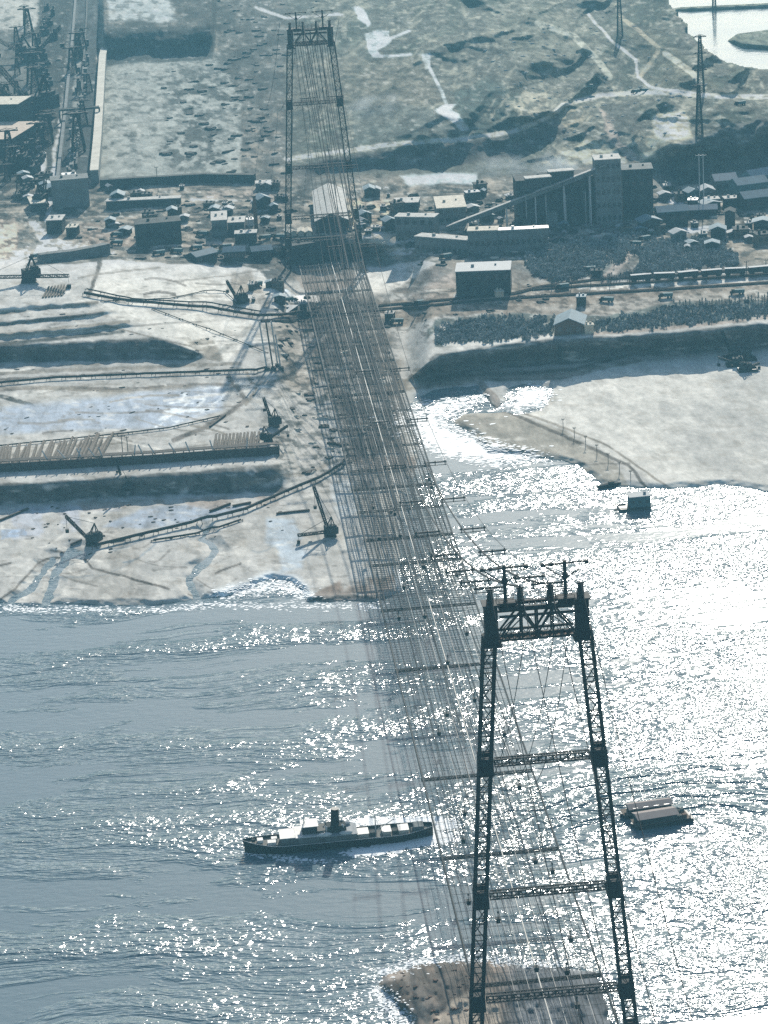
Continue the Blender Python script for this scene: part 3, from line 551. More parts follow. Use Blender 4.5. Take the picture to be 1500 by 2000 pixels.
for k, (x0, x1) in enumerate(((-3, -6), (4, 3), (7.5, 12))):
    pts = [(x0+(x1-x0)*i/20, Y1+220*i/20, 17.5+113.5*(1-i/20)**2.2) for i in range(21)]
    m = MB(); m.tube(pts, .1, 5); tag(m.build('hauling_rope', 'rope'), 'thin rope dropping from the near tower portal to the wire net beyond it', 'rope', 'ropes behind the near tower')
# hanging buckets
def make_bucket(loc):
    t = empty('cable_bucket', loc, 0, 'small dark bucket riding above the wire net', 'bucket', 'buckets riding above the net')
    m = MB(); m.box((0, 0, 0), (1.0, 1.2, 1.2), 0, 1.25); m.box((0, 0, 1.22), (1.4, 1.6, .2)); m.build('tub', 'steel', t)
    m = MB(); m.bar((0, -.5, 1.4), (0, 0, 3), .12); m.bar((0, .5, 1.4), (0, 0, 3), .12); m.tube([(-.2, 0, 3.1), (.2, 0, 3.1)], .35, 8); m.build('hanger', 'steel', t); return t
B0 = None; random.seed(5)
for i in range(34):
    y = 640+i*14+random.uniform(-6, 6); x = random.uniform(-12, 16); p = (x, y, nz_(y)+random.uniform(1, 5))
    if B0 is None: B0 = make_bucket(p)
    else: c = copy_tree(B0); c.location = p
# ---------------------------------------------------------------- helpers for things on the land
def resample(pts, step=14):
    out = []
    for (x1, y1), (x2, y2) in zip(pts, pts[1:]):
        n_ = max(1, int(math.hypot(x2-x1, y2-y1)/step))
        for i in range(n_): out.append((x1+(x2-x1)*i/n_, y1+(y2-y1)*i/n_))
    return out+[pts[-1]]
def frame(u1, v1, u2, v2):
    a, b_ = G(u1, v1), G(u2, v2); z = min(a.z, b_.z); a.z = b_.z = z
    return a, math.atan2(b_.y-a.y, b_.x-a.x), (b_-a).length
def building(name, label, cat, u1, v1, u2, v2, h, d, wall='grey_wall', roof='grey_roof', style='flat', win=0, rows=1, extra=None, group=None):
    a, rz, L_ = frame(u1, v1, u2, v2); t = empty(name, a, rz, label, cat, group)
    m = MB(); m.box((L_/2, d/2, -3), (L_, d, h+3))
    if style == 'gable':
        r_ = min(d, L_)*.22
        if L_ >= d: m.add([(0,0,h),(L_,0,h),(L_,d,h),(0,d,h),(0,d/2,h+r_),(L_,d/2,h+r_)], [(0,4,3),(1,2,5),(0,1,5,4),(3,4,5,2)])
        else: m.add([(0,0,h),(L_,0,h),(L_,d,h),(0,d,h),(L_/2,0,h+r_),(L_/2,d,h+r_)], [(0,1,4),(2,3,5),(0,4,5,3),(1,2,5,4)])
    w_ = m.build('wall', wall, t)
    m = MB(); e = .7
    if style == 'flat': m.box((L_/2, d/2, h+.02), (L_+e, d+e, .45)); m.box((L_*.3, d*.5, h+.48), (min(1.6, L_*.15), 1.4, 1.3)); m.box((L_*.72, d*.6, h+.48), (1, 1, .8))
    elif L_ >= d:
        for s in (0, 1):
            y0, y1 = (-e, d/2) if s == 0 else (d+e, d/2); z0 = h-r_*e/(d/2)
            m.add([(-e,y0,z0+.05),(L_+e,y0,z0+.05),(L_+e,y1,h+r_+.05),(-e,y1,h+r_+.05),(-e,y0,z0+.4),(L_+e,y0,z0+.4),(L_+e,y1,h+r_+.4),(-e,y1,h+r_+.4)], [(0,1,2,3),(4,7,6,5),(0,4,5,1),(1,5,6,2),(3,7,4,0)])
    else:
        for s in (0, 1):
            x0, x1 = (-e, L_/2) if s == 0 else (L_+e, L_/2); z0 = h-r_*e/(L_/2)
            m.add([(x0,-e,z0+.05),(x1,-e,h+r_+.05),(x1,d+e,h+r_+.05),(x0,d+e,z0+.05),(x0,-e,z0+.4),(x1,-e,h+r_+.4),(x1,d+e,h+r_+.4),(x0,d+e,z0+.4)], [(0,1,2,3),(4,7,6,5),(0,4,5,1),(2,6,7,3),(3,7,4,0)])
    m.build('roof', roof, t)
    for r in range(rows):
        for k in range(win):
            x = L_*(k+.5)/win; z = h*(r+.35)/rows
            m = MB(); ww = min(L_/win*.5, 3); hh = min(h/rows*.45, 2.6); m.box((x, -.06, z), (ww, .22, hh)); wd = m.build('window', 'glass', t)
    if extra: extra(t, L_, d, h)
    return t
def pipe(name, label, cat, pts, r=.4, z=1.2, m_='rope', posts=True, step=14, group=None):
    P = [G(u, v, z) for u, v in resample(pts, step)]
    for i in range(1, len(P)-1): P[i].z = max(P[i].z, (P[i-1].z+P[i+1].z)/2) if posts else P[i].z
    t = empty(name, P[0], 0, label, cat, group); o = P[0]; Q = [p-o for p in P]
    MB().tube(Q, r, 8).build('pipe' if 'pipe' in name else 'line', m_, t)
    if posts:
        m = MB()
        for q in Q[::2]: m.bar(q+Vector((-.8, 0, 0)), q+Vector((-1.2, 0, -z-1.5)), .25); m.bar(q+Vector((.8, 0, 0)), q+Vector((1.2, 0, -z-1.5)), .25); m.bar(q+Vector((-1.1, 0, -r)), q+Vector((1.1, 0, -r)), .3)
        for a_, b2 in zip(Q, Q[1:]): m.bar(a_-Vector((0, 0, r)), b2-Vector((0, 0, r)), .2)
        tag(m.build('trestle', 'dark_wood', t))
    return t
def ribbon(name, label, cat, pts, w_, h_, m_, z=.15, kind=None, rails=0, group=None, step=12):
    P = [G(u, v, z) for u, v in resample(pts, step)]; o = P[0].copy(); m = MB(); k = 0; rl = [MB(), MB()]
    S = []
    for i, p in enumerate(P):
        d = (P[min(i+1, len(P)-1)]-P[max(i-1, 0)]); d.z = 0; d.normalize(); s = Vector((-d.y, d.x, 0)); S.append(s); q = p-o
        m.v += [tuple(q-s*(w_/2+h_)-Vector((0,0,h_+.8))), tuple(q-s*w_/2+Vector((0,0,0))), tuple(q+s*w_/2), tuple(q+s*(w_/2+h_)-Vector((0,0,h_+.8)))]
    for i in range(len(P)-1):
        for j in range(3): a = 4*i+j; m.f.append((a, a+1, a+5, a+4))
    if rails:
        t = empty(name, o, 0, label, cat, group); m.build('ballast', m_, t)
        for g_ in (-1, 1): MB().tube([p-o+s*g_*.9+Vector((0,0,.16)) for p, s in zip(P, S)], .12, 4).build('rail', 'steel', t)
        m = MB()
        for i in range(len(P)-1):
            for f in range(5): q = P[i].lerp(P[i+1], f/5)-o; m.bar(q-S[i]*1.4+Vector((0,0,.03)), q+S[i]*1.4+Vector((0,0,.03)), .35, .12)
        m.build('sleepers', 'dark_wood', t); return t
    ob = m.build(name, m_); ob.location = o; tag(ob, label, cat, group, kind); return ob
def truck(loc, rz):
    t = empty('truck', loc, rz, 'small dark lorry parked on the works roads', 'truck', 'lorries on the works roads')
    MB().box((1.2, 0, .9), (4.6, 2.3, 1.7), 0, 1.08).build('cargo_bed', 'teal', t); m = MB(); m.box((-2.1, 0, .8), (1.6, 2.2, 1.9), 0, .9); m.box((-3.2, 0, .8), (1.0, 1.7, 1.0)); m.build('cab', 'dark_wall', t)
    for x in (-2.9, 1.2, 2.8):
        for y in (-1.1, 1.1): MB().tube([(x, y-.15, .5), (x, y+.15, .5)], .5, 8).build('wheel', 'black_hull', t)
    return t
def crane(name, label, cat, u, v, s, boom_az, boom_len, boom_el, body='dark_wall', pon=False, group=None, jib2=None):
    "revolving excavator or derrick: base, cab, A-frame, lattice boom with hanging line"
    t = empty(name, G(u, v), 0, label, cat, group)
    m = MB()
    if pon: m.box((0, 0, -.4), (11*s, 7*s, 1.9*s), 0, .94); m.box((0, 0, 1.52*s), (10.2*s, .3, .5)); m.build('pontoon', 'black_hull', t)
    else:
        for y in (-1.7, 1.7): m.box((0, y*s, -.3), (5.6*s, 1.1*s, 1.5*s), 0, .8)
        m.box((0, 0, .6*s), (3*s, 2.6*s, .9*s)); m.build('crawler', 'black_hull', t)
    bz = 1.6*s; ax = (math.cos(boom_az), math.sin(boom_az)); c = MB(); c.box((-ax[0]*1.2*s, -ax[1]*1.2*s, bz), (6*s, 4*s, 3*s), boom_az); c.box((-ax[0]*2.6*s, -ax[1]*2.6*s, bz+3.02*s), (2.2*s, 3*s, .8*s), boom_az); c.build('cab', body, t)
    f = MB(); top = (-ax[0]*2*s, -ax[1]*2*s, bz+7.5*s)
    for q in ((1.5, 1.4), (1.5, -1.4), (-3.6, 1.4), (-3.6, -1.4)): f.bar((ax[0]*q[0]*s-ax[1]*q[1]*s, ax[1]*q[0]*s+ax[0]*q[1]*s, bz+1), top, .35*s)
    f.build('gantry_frame', 'steel', t)
    def boom(bl, el, nm):
        b_ = MB(); p0 = Vector((ax[0]*1.8*s, ax[1]*1.8*s, bz+.5*s)); p1 = p0+Vector((ax[0]*math.cos(el), ax[1]*math.cos(el), math.sin(el)))*bl
        side = (-ax[1], ax[0], 0); lattice(b_, p0, p1, 1.0*s, 1.0*s, .3*s**.5, .2, max(4, int(bl/2.4)), side, (0, 0, 1)); b_.bar(p1, top, .14); b_.bar(p1, p1-Vector((0, 0, min(p1.z-1, bl*.45))), .14)
        b_.box(p1-Vector((0, 0, min(p1.z-1, bl*.45)+1.2*s)), (1.3*s, 1.3*s, 1.4*s), 0, 1.2); b_.build(nm, 'steel', t)
    boom(boom_len, boom_el, 'boom')
    if jib2:
        a0 = ax; ax = (math.cos(jib2[0]), math.sin(jib2[0])); boom(jib2[1], jib2[2], 'jib'); ax = a0
    return t
def pole(u, v, h, label, group, arm=1.6, m_='dark_wood', name='utility_pole', cat='pole', w_=.32):
    t = empty(name, G(u, v), 0, label, cat, group); MB().bar((0, 0, -1), (0, 0, h), w_).build('post', m_, t); a = MB(); a.bar((-arm, 0, h-.6), (arm, 0, h-.6), .2)
    for k in (-1, 1): a.box((k*arm*.9, 0, h-.5), (.22, .22, .5))
    a.build('crossarm', m_, t); return t
# ---------------------------------------------------------------- steamer
SHX, SHY = -14., 794.5
sh = empty('cargo_steamer', (-43.5, 796, 0), math.pi+.02, 'long black-hulled river steamer with white deckhouses and a black funnel, trailing foam', 'ship')
Lh = 59.; sec = []
def hb(t): return 4.6*(min(1, (t/.16))**.6 if t < .16 else 1)*(1 if t < .78 else max(.32, 1-((t-.78)/.22)**2*.68))
def shr(t): return 2.7+1.5*max(0, (.25-t)/.25)**2+.7*max(0, (t-.85)/.15)
hu = MB(); ns = 30
for i in range(ns+1):
    t = i/ns; x = Lh/2-t*Lh; bq = hb(max(t, .004)); z = shr(t); fl = .8 if t < .85 else .6
    hu.v += [(x, -bq, z), (x-(.5 if t < .05 else 0), -bq*fl, -1), (x-(.5 if t < .05 else 0), bq*fl, -1), (x, bq, z)]
for i in range(ns):
    for j in (0, 1, 2): a = 4*i+j; hu.f.append((a, a+1, a+5, a+4))
hu.f += [(0, 3, 2, 1), (4*ns, 4*ns+1, 4*ns+2, 4*ns+3)]; hu.build('hull', 'black_hull', sh)
dk = MB()
for i in range(ns+1): t = i/ns; x = Lh/2-t*Lh; bq = hb(max(t, .004))-.12; dk.v += [(x, -bq, shr(t)-.75), (x, bq, shr(t)-.75)]
for i in range(ns): dk.f.append((2*i, 2*i+1, 2*i+3, 2*i+2))
dk.build('deck', 'grey_deck', sh)
rl = MB()
for s in (-1, 1): rl.tube([(Lh/2-i/ns*Lh, s*hb(max(i/ns, .004)), shr(i/ns)+.04) for i in range(ns+1)], .08, 5)
rl.build('rail_cap', 'white_paint', sh)
def tx(t): return Lh/2-t*Lh
def sbox(name, t, L_, w_, z, h, m_, par=None, y=0, tp=1.): return MB().box((tx(t), y, z), (L_, w_, h), 0, tp).build(name, m_, par or sh)
fo = sbox('forecastle_house', .245, 5.6, 6.6, 2.0, 2.7, 'grey_wall'); sbox('house_roof', .245, 6.2, 7.2, 4.72, .2, 'white_paint', fo)
br = sbox('bridge_house', .355, 8.0, 7.4, 2.0, 2.8, 'grey_wall'); sbox('wheelhouse', .352, 4.6, 4.8, 5.05, 2.5, 'dark_wall', br); sbox('bridge_deck', .352, 9.2, 8.6, 4.82, .2, 'white_paint', br); sbox('wheelhouse_roof', .352, 5.4, 6.0, 7.58, .18, 'white_paint', br); sbox('canopy', .41, 2.8, 5.4, 5.8, .15, 'grey_deck', br)
sbox('bridge_window', .352, 4.2, 4.86, 6.2, .8, 'glass', br)
ms = sbox('midship_house', .48, 13.5, 7.2, 2.0, 2.3, 'grey_wall'); sbox('boat_deck', .48, 14.2, 8.2, 4.32, .18, 'grey_roof', ms)
sbox('boiler_casing', .492, 6.4, 4.2, 4.52, 2.1, 'dark_wall', ms, 0, .92)
fn = MB(); fn.tube([(tx(.487), 0, 4.6), (tx(.487)-.3, 0, 11.8)], [1.35, 1.25], 16).build('funnel', 'black_hull', sh)
v_ = MB()
for t, y in ((.44, 1.8), (.44, -1.8), (.53, 1.7), (.53, -1.7)): v_ = MB(); v_.tube([(tx(t), y, 4.4), (tx(t), y, 6.6), (tx(t)+.5, y, 7.0)], .36, 8); v_.build('ventilator', 'white_paint', sh)
for t, L_ in ((.63, 3.4), (.755, 2.6), (.845, 3.0)): hc = sbox('hatch', t, L_, 4.4, 1.9, 1.3, 'pale_concrete'); sbox('hatch_cover', t, L_+.3, 4.7, 3.22, .16, 'white_paint', hc)
sbox('after_house', .925, 3.2, 4, 2.0, 1.9, 'grey_wall'); sbox('winch', .68, 1.6, 2.4, 1.9, 1.1, 'dark_wall'); sbox('winch', .80, 1.4, 2.4, 1.9, 1.0, 'dark_wall'); sbox('windlass', .09, 1.8, 2.2, 2.9, 1.0, 'white_paint'); sbox('locker', .15, 2.6, 2.2, 2.3, 1.1, 'white_paint', None, 1.3); sbox('locker', .165, 1.8, 1.8, 2.3, 1.0, 'white_paint', None, -1.5); sbox('capstan', .055, 1, 1, 3.2, .9, 'dark_wall')
for t, h in ((.325, 10.5), (.70, 9.0)):
    m = MB(); m.tube([(tx(t), 0, 2), (tx(t), 0, h)], [.24, .12], 8); m.bar((tx(t), -1.8, h-1.6), (tx(t), 1.8, h-1.6), .14)
    for y in (-3.8, 3.8): m.bar((tx(t)-1.5, y, 2.4), (tx(t), 0, h-1), .06)
    if t > .5: m.bar((tx(t), 0, 3), (tx(t)-6, 0, 6.5), .2)
    m.build('mast', 'pale_mast', sh)
for t in (.43, .54):
    for y in (-3.5, 3.5):
        m = MB(); m.tube([(tx(t)+2.1, y, 5.0), (tx(t)+1.3, y, 4.9), (tx(t), y, 4.85), (tx(t)-1.3, y, 4.9), (tx(t)-2.1, y, 5.0)], [.1, .62, .75, .62, .1], 8); m.build('lifeboat', 'white_paint', sh)
# foam
def flakes(name, label, pts, spread, n_, seed, smin=.15, smax=.7, zz=.05, pw=1.):
    rnd = random.Random(seed); m = MB(); seg = list(zip(pts, pts[1:])); uv = []
    for i in range(n_):
        (a, b_) = seg[int(rnd.random()*len(seg))]; t = rnd.random(); uv.append((a[0]+(b_[0]-a[0])*t+rnd.gauss(0, 1)*spread[0], a[1]+(b_[1]-a[1])*t+rnd.gauss(0, 1)*spread[1]))
    uv = np.array(uv); Z_ = (np.maximum(zt(uv[:, 0], uv[:, 1]), 0) if name == 'surf' else np.zeros(n_))+zz; Q = atv(uv[:, 0], uv[:, 1], Z_)
    for i, p in enumerate(Q):
        s = rnd.uniform(smin, smax)*rnd.uniform(.5, 1.2); an = rnd.uniform(-.5, .5); k = rnd.randint(5, 7); vs = []
        for j in range(k):
            q = 2*math.pi*j/k; r = s*rnd.uniform(.6, 1.1); x, y = r*1.9*math.cos(q), r*math.sin(q)*1.2; vs.append((p[0]+x*math.cos(an)-y*math.sin(an), p[1]+x*math.sin(an)+y*math.cos(an), p[2]+i*2e-5))
        m.add(vs, [tuple(range(k))])
    return tag(m.build(name, 'foam'), kind='stuff')
mat('foam', (.8, .82, .82), .7, 0, .08, 2)
flakes('wake', '', [(700, 1668), (760, 1655), (840, 1640), (850, 1632)], (16, 3.2), 2600, 3)
flakes('wake', '', [(700, 1606), (840, 1603), (860, 1615)], (16, 4), 1500, 4)
flakes('wake', '', [(842, 1620), (860, 1640), (880, 1625)], (12, 10), 220, 6, .1, .5)
flakes('wake', '', [(476, 1664), (560, 1678), (640, 1682)], (10, 3), 260, 9, .1, .4)
flakes('surf', '', [(800, 812), (850, 850), (905, 872), (960, 890)], (26, 11), 2600, 11, .2, 1.1)
flakes('surf', '', [(850, 870), (950, 880), (1040, 895)], (26, 8), 900, 14, .2, 1.0)
flakes('surf', '', [(880, 800), (840, 800), (930, 775)], (22, 8), 500, 12, .2, 1.0)
flakes('surf', '', [(1000, 795), (1060, 765), (1030, 780)], (16, 8), 700, 13, .2, 1.0)
flakes('surf', '', [(0, 1186), (80, 1190), (300, 1192), (420, 1182), (600, 1184), (740, 1184)], (14, 4), 900, 15, .15, .6)
flakes('surf', '', [(430, 1160), (500, 1150), (560, 1140), (600, 1168)], (16, 7), 900, 16, .15, .6)
flakes('surf', '', [(735, 1930), (760, 1960), (800, 2000)], (12, 10), 500, 17, .1, .45)
flakes('surf', '', [(740, 1905), (800, 1882), (900, 1870), (1000, 1880), (1150, 1885)], (16, 5), 700, 18, .1, .45)
# ---------------------------------------------------------------- barges on the river
def house_barge(label, u, v, L_, w_, rz, roofs, name='houseboat', ex=0):
    t = empty(name, Vector(at(u, v, 0)), rz, label, 'houseboat'); m = MB(); m.prism([(-L_/2, 0), (-L_/2+2, -w_/2), (L_/2, -w_/2), (L_/2, w_/2), (-L_/2+2, w_/2)], -.8, 1.2); m.build('hull', 'black_hull', t)
    MB().box((0, 0, 1.22), (L_-1.5, w_-.4, .12)).build('deck', 'wood', t)
    for x, l2, w2, h, rm in roofs:
        MB().box((x, 0, 1.35), (l2, w2, h)).build('cabin', 'dark_wall', t); r = MB(); r.add([(x-l2/2-.5, -w2/2-.6, h+1.4), (x+l2/2+.5, -w2/2-.6, h+1.4), (x+l2/2+.5, 0, h+2.3), (x-l2/2-.5, 0, h+2.3), (x+l2/2+.5, w2/2+.6, h+1.4), (x-l2/2-.5, w2/2+.6, h+1.4)], [(0, 1, 2, 3), (3, 2, 4, 5), (0, 3, 5), (1, 4, 2), (0, 5, 4, 1)]); r.build('roof', rm, t)
        for k in range(4): MB().box((x-l2/2+l2*(k+.5)/4, -w2/2-.04, 2.2), (l2*.12, .2, 1)).build('window', 'glass', t)
    for x in (-L_/2+1, L_/2-1): MB().bar((x, -w_/2+.4, 1.2), (x, -w_/2+.4, 2.3), .3).build('bollard', 'steel', t)
    return t
house_barge('pink-grey roofed houseboat moored behind another, beyond the right leg of the near tower', 1262, 1588, 17, 5.5, .12, [(1, 13.5, 4.2, 1.6, 'pink_roof')])
b2 = house_barge('longer houseboat with crates on its right end, moored in front of its neighbour', 1290, 1606, 19.5, 6.5, .16, [(-1.6, 12.5, 5.2, 1.9, 'pink_roof')])
random.seed(4)
for k in range(8): MB().box((6.0+random.uniform(-.9, 2), random.uniform(-2, 2), 1.36), (1.3, 1.2, random.uniform(.6, 1.5))).build('deck_crate', random.choice(['wood', 'dark_wall', 'rusty']), b2)
pb = empty('pump_barge', Vector(at(1243, 992, 0)), .06, 'square dark pump house floating off the pale sandbar', 'pump house')
MB().box((-1, 0, -.6), (13, 7, 1.7)).build('pontoon', 'black_hull', pb); MB().box((1.2, 0, 1.12), (8.6, 5.4, 4.4)).build('cabin', 'teal', pb); m = MB(); m.box((1.2, 0, 5.54), (9.6, 6.6, .35)); m.box((3.6, 0, 5.9), (1, 1, 1)); m.build('roof', 'grey_roof', pb)
m = MB(); m.box((-6.5, -2.4, .6), (6.5, .7, .5)); m.box((-6.5, 2.4, 1.1), (5, .6, .4)); m.build('gangway', 'dark_wood', pb)
for x in (-2, 1, 4): MB().box((x, -2.76, 2.8), (1.2, .2, 1.2)).build('window', 'glass', pb)
bo = empty('work_boat', Vector(at(1188, 950, .3)), .3, 'low dark open boat drawn up at the tip of the sandbar', 'boat'); m = MB(); m.tube([(-6, 0, .6), (-4, 0, .4), (0, 0, .35), (4, 0, .4), (6, 0, .6)], [.1, 1, 1.3, 1, .3], 8); m.build('hull', 'black_hull', bo); MB().box((1.5, 0, 1.2), (2.2, 1.4, .9)).build('cabin', 'wood', bo)
# ---------------------------------------------------------------- dredges and excavators
crane('excavator', 'black excavator at the bend of the pipeline, beside the drained creek', 'excavator', 180, 1062, 1.0, R_(150), 13, R_(42), group=None)
crane('excavator', 'black excavator with a long raised boom left of the wire net, on the wet sand', 'excavator', 645, 1046, .95, R_(115), 19, R_(58), jib2=(R_(205), 13, R_(6)))
crane('excavator', 'black excavator with upright boom at the end of the timber revetment', 'excavator', 535, 832, .95, R_(120), 11, R_(60))
crane('excavator', 'dark machine with crossed booms on the pale upper bench at far left', 'excavator', 56, 550, 1.5, R_(200), 22, R_(8), jib2=(R_(-40), 26, R_(6)))
crane('excavator', 'black excavator standing below the timber revetment at its right end', 'excavator', 524, 862, .8, R_(20), 9, R_(25))
crane('excavator', 'small excavator under the dark embankment face left of centre', 'excavator', 245, 956, .7, R_(120), 12, R_(66))
crane('excavator', 'dark excavator working on the sandy bluff left of the far tower', 'excavator', 468, 592, 1.1, R_(130), 11, R_(50))
dr = [(1425, 702), (1455, 700), (1440, 712), (1463, 725)]
crane('dredge', 'dredge with a pale raised arm at the top right of the sandbar', 'dredge', 1432, 700, .9, R_(120), 12, R_(60), pon=True)
crane('dredge', 'dredge without raised arm, rightmost on the far edge of the sandbar', 'dredge', 1458, 703, .85, R_(60), 5, R_(10), pon=True)
crane('dredge', 'dredge lying lowest on the sandbar, nearest the black frame edge', 'dredge', 1460, 724, .85, R_(20), 5, R_(10), pon=True)
crane('dredge', 'dredge lying left of and between its three neighbours on the sandbar', 'dredge', 1437, 714, .85, R_(170), 7, R_(20), pon=True)
crane('derrick_crane', 'tall dark derrick with two long jibs among the works beside the white road', 'crane', 78, 225, 3.2, R_(150), 36, R_(48), jib2=(R_(165), 30, R_(28)))
crane('derrick_crane', 'second smaller derrick standing left of the tall one', 'crane', 48, 232, 2.2, R_(140), 28, R_(45))
crane('crane', 'black tower-like crane at the left edge above the pale yard', 'crane', 82, 402, 1.6, R_(70), 12, R_(60))
# ---------------------------------------------------------------- pipelines and tracks
pipe('pipeline', 'thick dark pipeline on trestles curving from the excavator up to the wire net', 'pipeline', [(185, 1072), (250, 1056), (360, 1030), (480, 1000), (560, 965), (625, 938), (668, 912), (680, 895)], .62, 1.6)
pipe('pipeline', 'short dark pipe lying just below the long curved pipeline', 'pipeline', [(300, 1058), (400, 1042), (470, 1018)], .35, .8)
pipe('pipeline', 'dark pipe crossing the lower left bench to the foot of the three posts', 'pipeline', [(-60, 756), (0, 752), (110, 742), (300, 734), (500, 727), (520, 722)], .5, 1.4)
pipe('pipeline', 'thin pipe along the lower edge of the long grey pond', 'pipeline', [(-60, 877), (0, 873), (240, 849), (330, 838), (430, 815)], .22, .8)
pipe('pipeline', 'thick dark pipe crossing the pale upper bench towards the far tower', 'pipeline', [(165, 578), (240, 592), (400, 606), (505, 622), (605, 618)], .7, 1.8)
pipe('pipeline', 'second thinner pipe running just above the thick one on the pale bench', 'pipeline', [(170, 568), (260, 588), (400, 595), (510, 612)], .3, 1.2)
pipe('pipeline', 'thin pipe descending the pale slope towards the three posts', 'pipeline', [(300, 605), (380, 635), (460, 665), (520, 690)], .16, .6)
pipe('pipeline', 'curved thin pipe looping over the top of the pale bench', 'pipeline', [(200, 590), (330, 585), (400, 570), (440, 572), (465, 595)], .2, .6)
for i, (a, b_) in enumerate((((0, 1018), (55, 995)), ((410, 1000), (450, 985)), ((455, 990), (490, 983)), ((138, 1066), (160, 1056)), ((218, 1059), (244, 1054)), ((410, 835), (440, 812)), ((540, 1005), (605, 998)))):
    p, q = G(*a), G(*b_); m = MB(); m.bar(p+Vector((0, 0, .5)), q+Vector((0, 0, .5)), .9, .7); tag(m.build('timber_beam', 'dark_wood'), ('dark beam at the far left edge of the wet sand', 'left one of two dark beams on the sand above the pipeline', 'right one of two dark beams on the sand above the pipeline', 'short dark beam left of the excavator at the creek', 'short dark beam right of the excavator at the creek', 'dark beam lying by the brown path below the pond', 'dark bar on the wet sand left of the net')[i], 'beam')
rw = [('railway line nearest the pale hut, running behind the dark shed', [(560, 622), (740, 606), (1000, 583), (1150, 574), (1300, 566), (1500, 553), (1700, 540)]),
      ('upper railway line skirting the leafless wood', [(740, 598), (1000, 575), (1060, 560), (1180, 545), (1300, 540), (1500, 524), (1700, 512)]), ('middle railway line between the two white strips', [(1040, 566), (1130, 560), (1280, 551), (1500, 536), (1700, 526)])]
for lb, pts in rw: ribbon('railway_track', lb, 'railway track', pts, 3.2, .5, 'dark_wall', .5, rails=1)
ribbon('railway_track', 'short railway siding under the far tower on the left side', 'railway track', [(510, 628), (560, 626), (610, 618)], 3.2, .5, 'dark_wall', .5, rails=1)
# wagons
def wagon(loc, rz):
    t = empty('goods_wagon', loc, rz, 'dark goods wagon in the train standing right of the pale strip', 'wagon', 'goods wagons in the train')
    MB().box((0, 0, 1.1), (10.5, 2.7, 2.6)).build('body', 'dark_wall', t); m = MB(); m.box((0, 0, 3.72), (10.8, 2.9, .2)); m.build('roof', 'grey_roof', t)
    for x in (-3.6, 3.6): m = MB(); m.box((x, 0, .25), (2.4, 2.0, .8)); m.build('bogie', 'black_hull', t)
    return t
W0 = None; pr = resample(rw[2][1], 2)
WP = [G(u, v, .8) for u, v in pr]; acc = 0
for i in range(1, len(WP)):
    acc += (WP[i]-WP[i-1]).length
    if pr[i][0] > 1250 and acc > 12.2 and pr[i][0] < 1530:
        acc = 0; d = WP[i]-WP[i-1]; rz = math.atan2(d.y, d.x)
        if W0 is None: W0 = wagon(WP[i], rz)
        else: c = copy_tree(W0); c.location = WP[i]; c.rotation_euler = (0, 0, rz)
# ---------------------------------------------------------------- timber revetment on the left crest
rv = empty('timber_revetment', G(-30, 925), 0, 'long dark timber revetment along the crest of the left embankment', 'retaining wall'); o = rv.location
P = [G(u, v) for u, v in resample([(-30, 925), (0, 922), (180, 912), (300, 905), (420, 896), (545, 888)], 20)]
m = MB(); m2 = MB()
for a, b_ in zip(P, P[1:]): m.bar(a-o+Vector((0, 0, 1.6)), b_-o+Vector((0, 0, 1.6)), .7, 4.6); m2.bar(a-o+Vector((0, 4, 4)), b_-o+Vector((0, 4, 4)), 3.8, .3)
m.build('plank_wall', 'dark_wood', rv); m2.build('plank_deck', 'dark_wood', rv)
for k, a in enumerate(P[::1]): MB().bar(a-o+Vector((0, -.7, -1.5)), a-o+Vector((0, -.7, 4.8)), .5).build('pile', 'dark_wood', rv)
random.seed(21)
lp = [(100, -12), (140, -20), (150, 8), (165, -10), (195, -16), (205, -8), (262, 4), (285, -10), (310, -14), (350, -14), (375, -8), (420, -6), (482, 3)]
for k, (u, dx) in enumerate(lp):
    v = float(np.interp(u, [0, 545], [921, 887])); a = G(u, v, 1); b_ = a+Vector((dx*.28, 2.5, 6.6)); t = MB().bar(a, b_, .4).build('leaning_pole', 'pale_mast'); tag(t, 'pale pole leaning against the dark timber revetment', 'pole', 'pale poles leaning on the revetment')
L0 = None
for k in range(30):
    u = -14+k*7.2+random.uniform(-2.4, 2.4); lean = 10+k*.5+random.uniform(-4, 4)
    a = G(u, 911-k*.5+random.uniform(-3, 3), .1); b_ = G(u+lean, 878-k*.9+random.uniform(-5, 5), .9)
    m = MB(); m.tube([(0, 0, 0), tuple((b_-a)*.5), tuple(b_-a)], [.9, .8, .55], 6); t = m.build('brushwood_bundle', 'wood'); t.location = a; tag(t, 'brown bundle in the long slanting row on the left bank above the dark revetment', 'brushwood', 'slanting brushwood bundles, left row')
for k in range(13):
    u = 418+k*7+random.uniform(-1, 1); a = G(u, 884-k*.7, .2); b_ = G(u+4, 856-k*.5, 1.6)
    m = MB(); m.tube([(0, 0, 0), tuple((b_-a)*.5), tuple(b_-a)], [.8, .7, .5], 6); t = m.build('brushwood_bundle', 'wood'); t.location = a; tag(t, 'brown bundle in the short slanting row next to the upright excavator', 'brushwood', 'slanting brushwood bundles, right row')
for k in range(7):
    a = G(84+k*6, 582-k*.6, .3); b_ = G(96+k*6, 562-k*.6, .6); m = MB(); m.tube([(0, 0, 0), tuple(b_-a)], [.6, .5], 6); t = m.build('timber_log', 'wood'); t.location = a; tag(t, 'log in the small slanting row on the far left bench', 'log', 'logs in a row on the left bench')
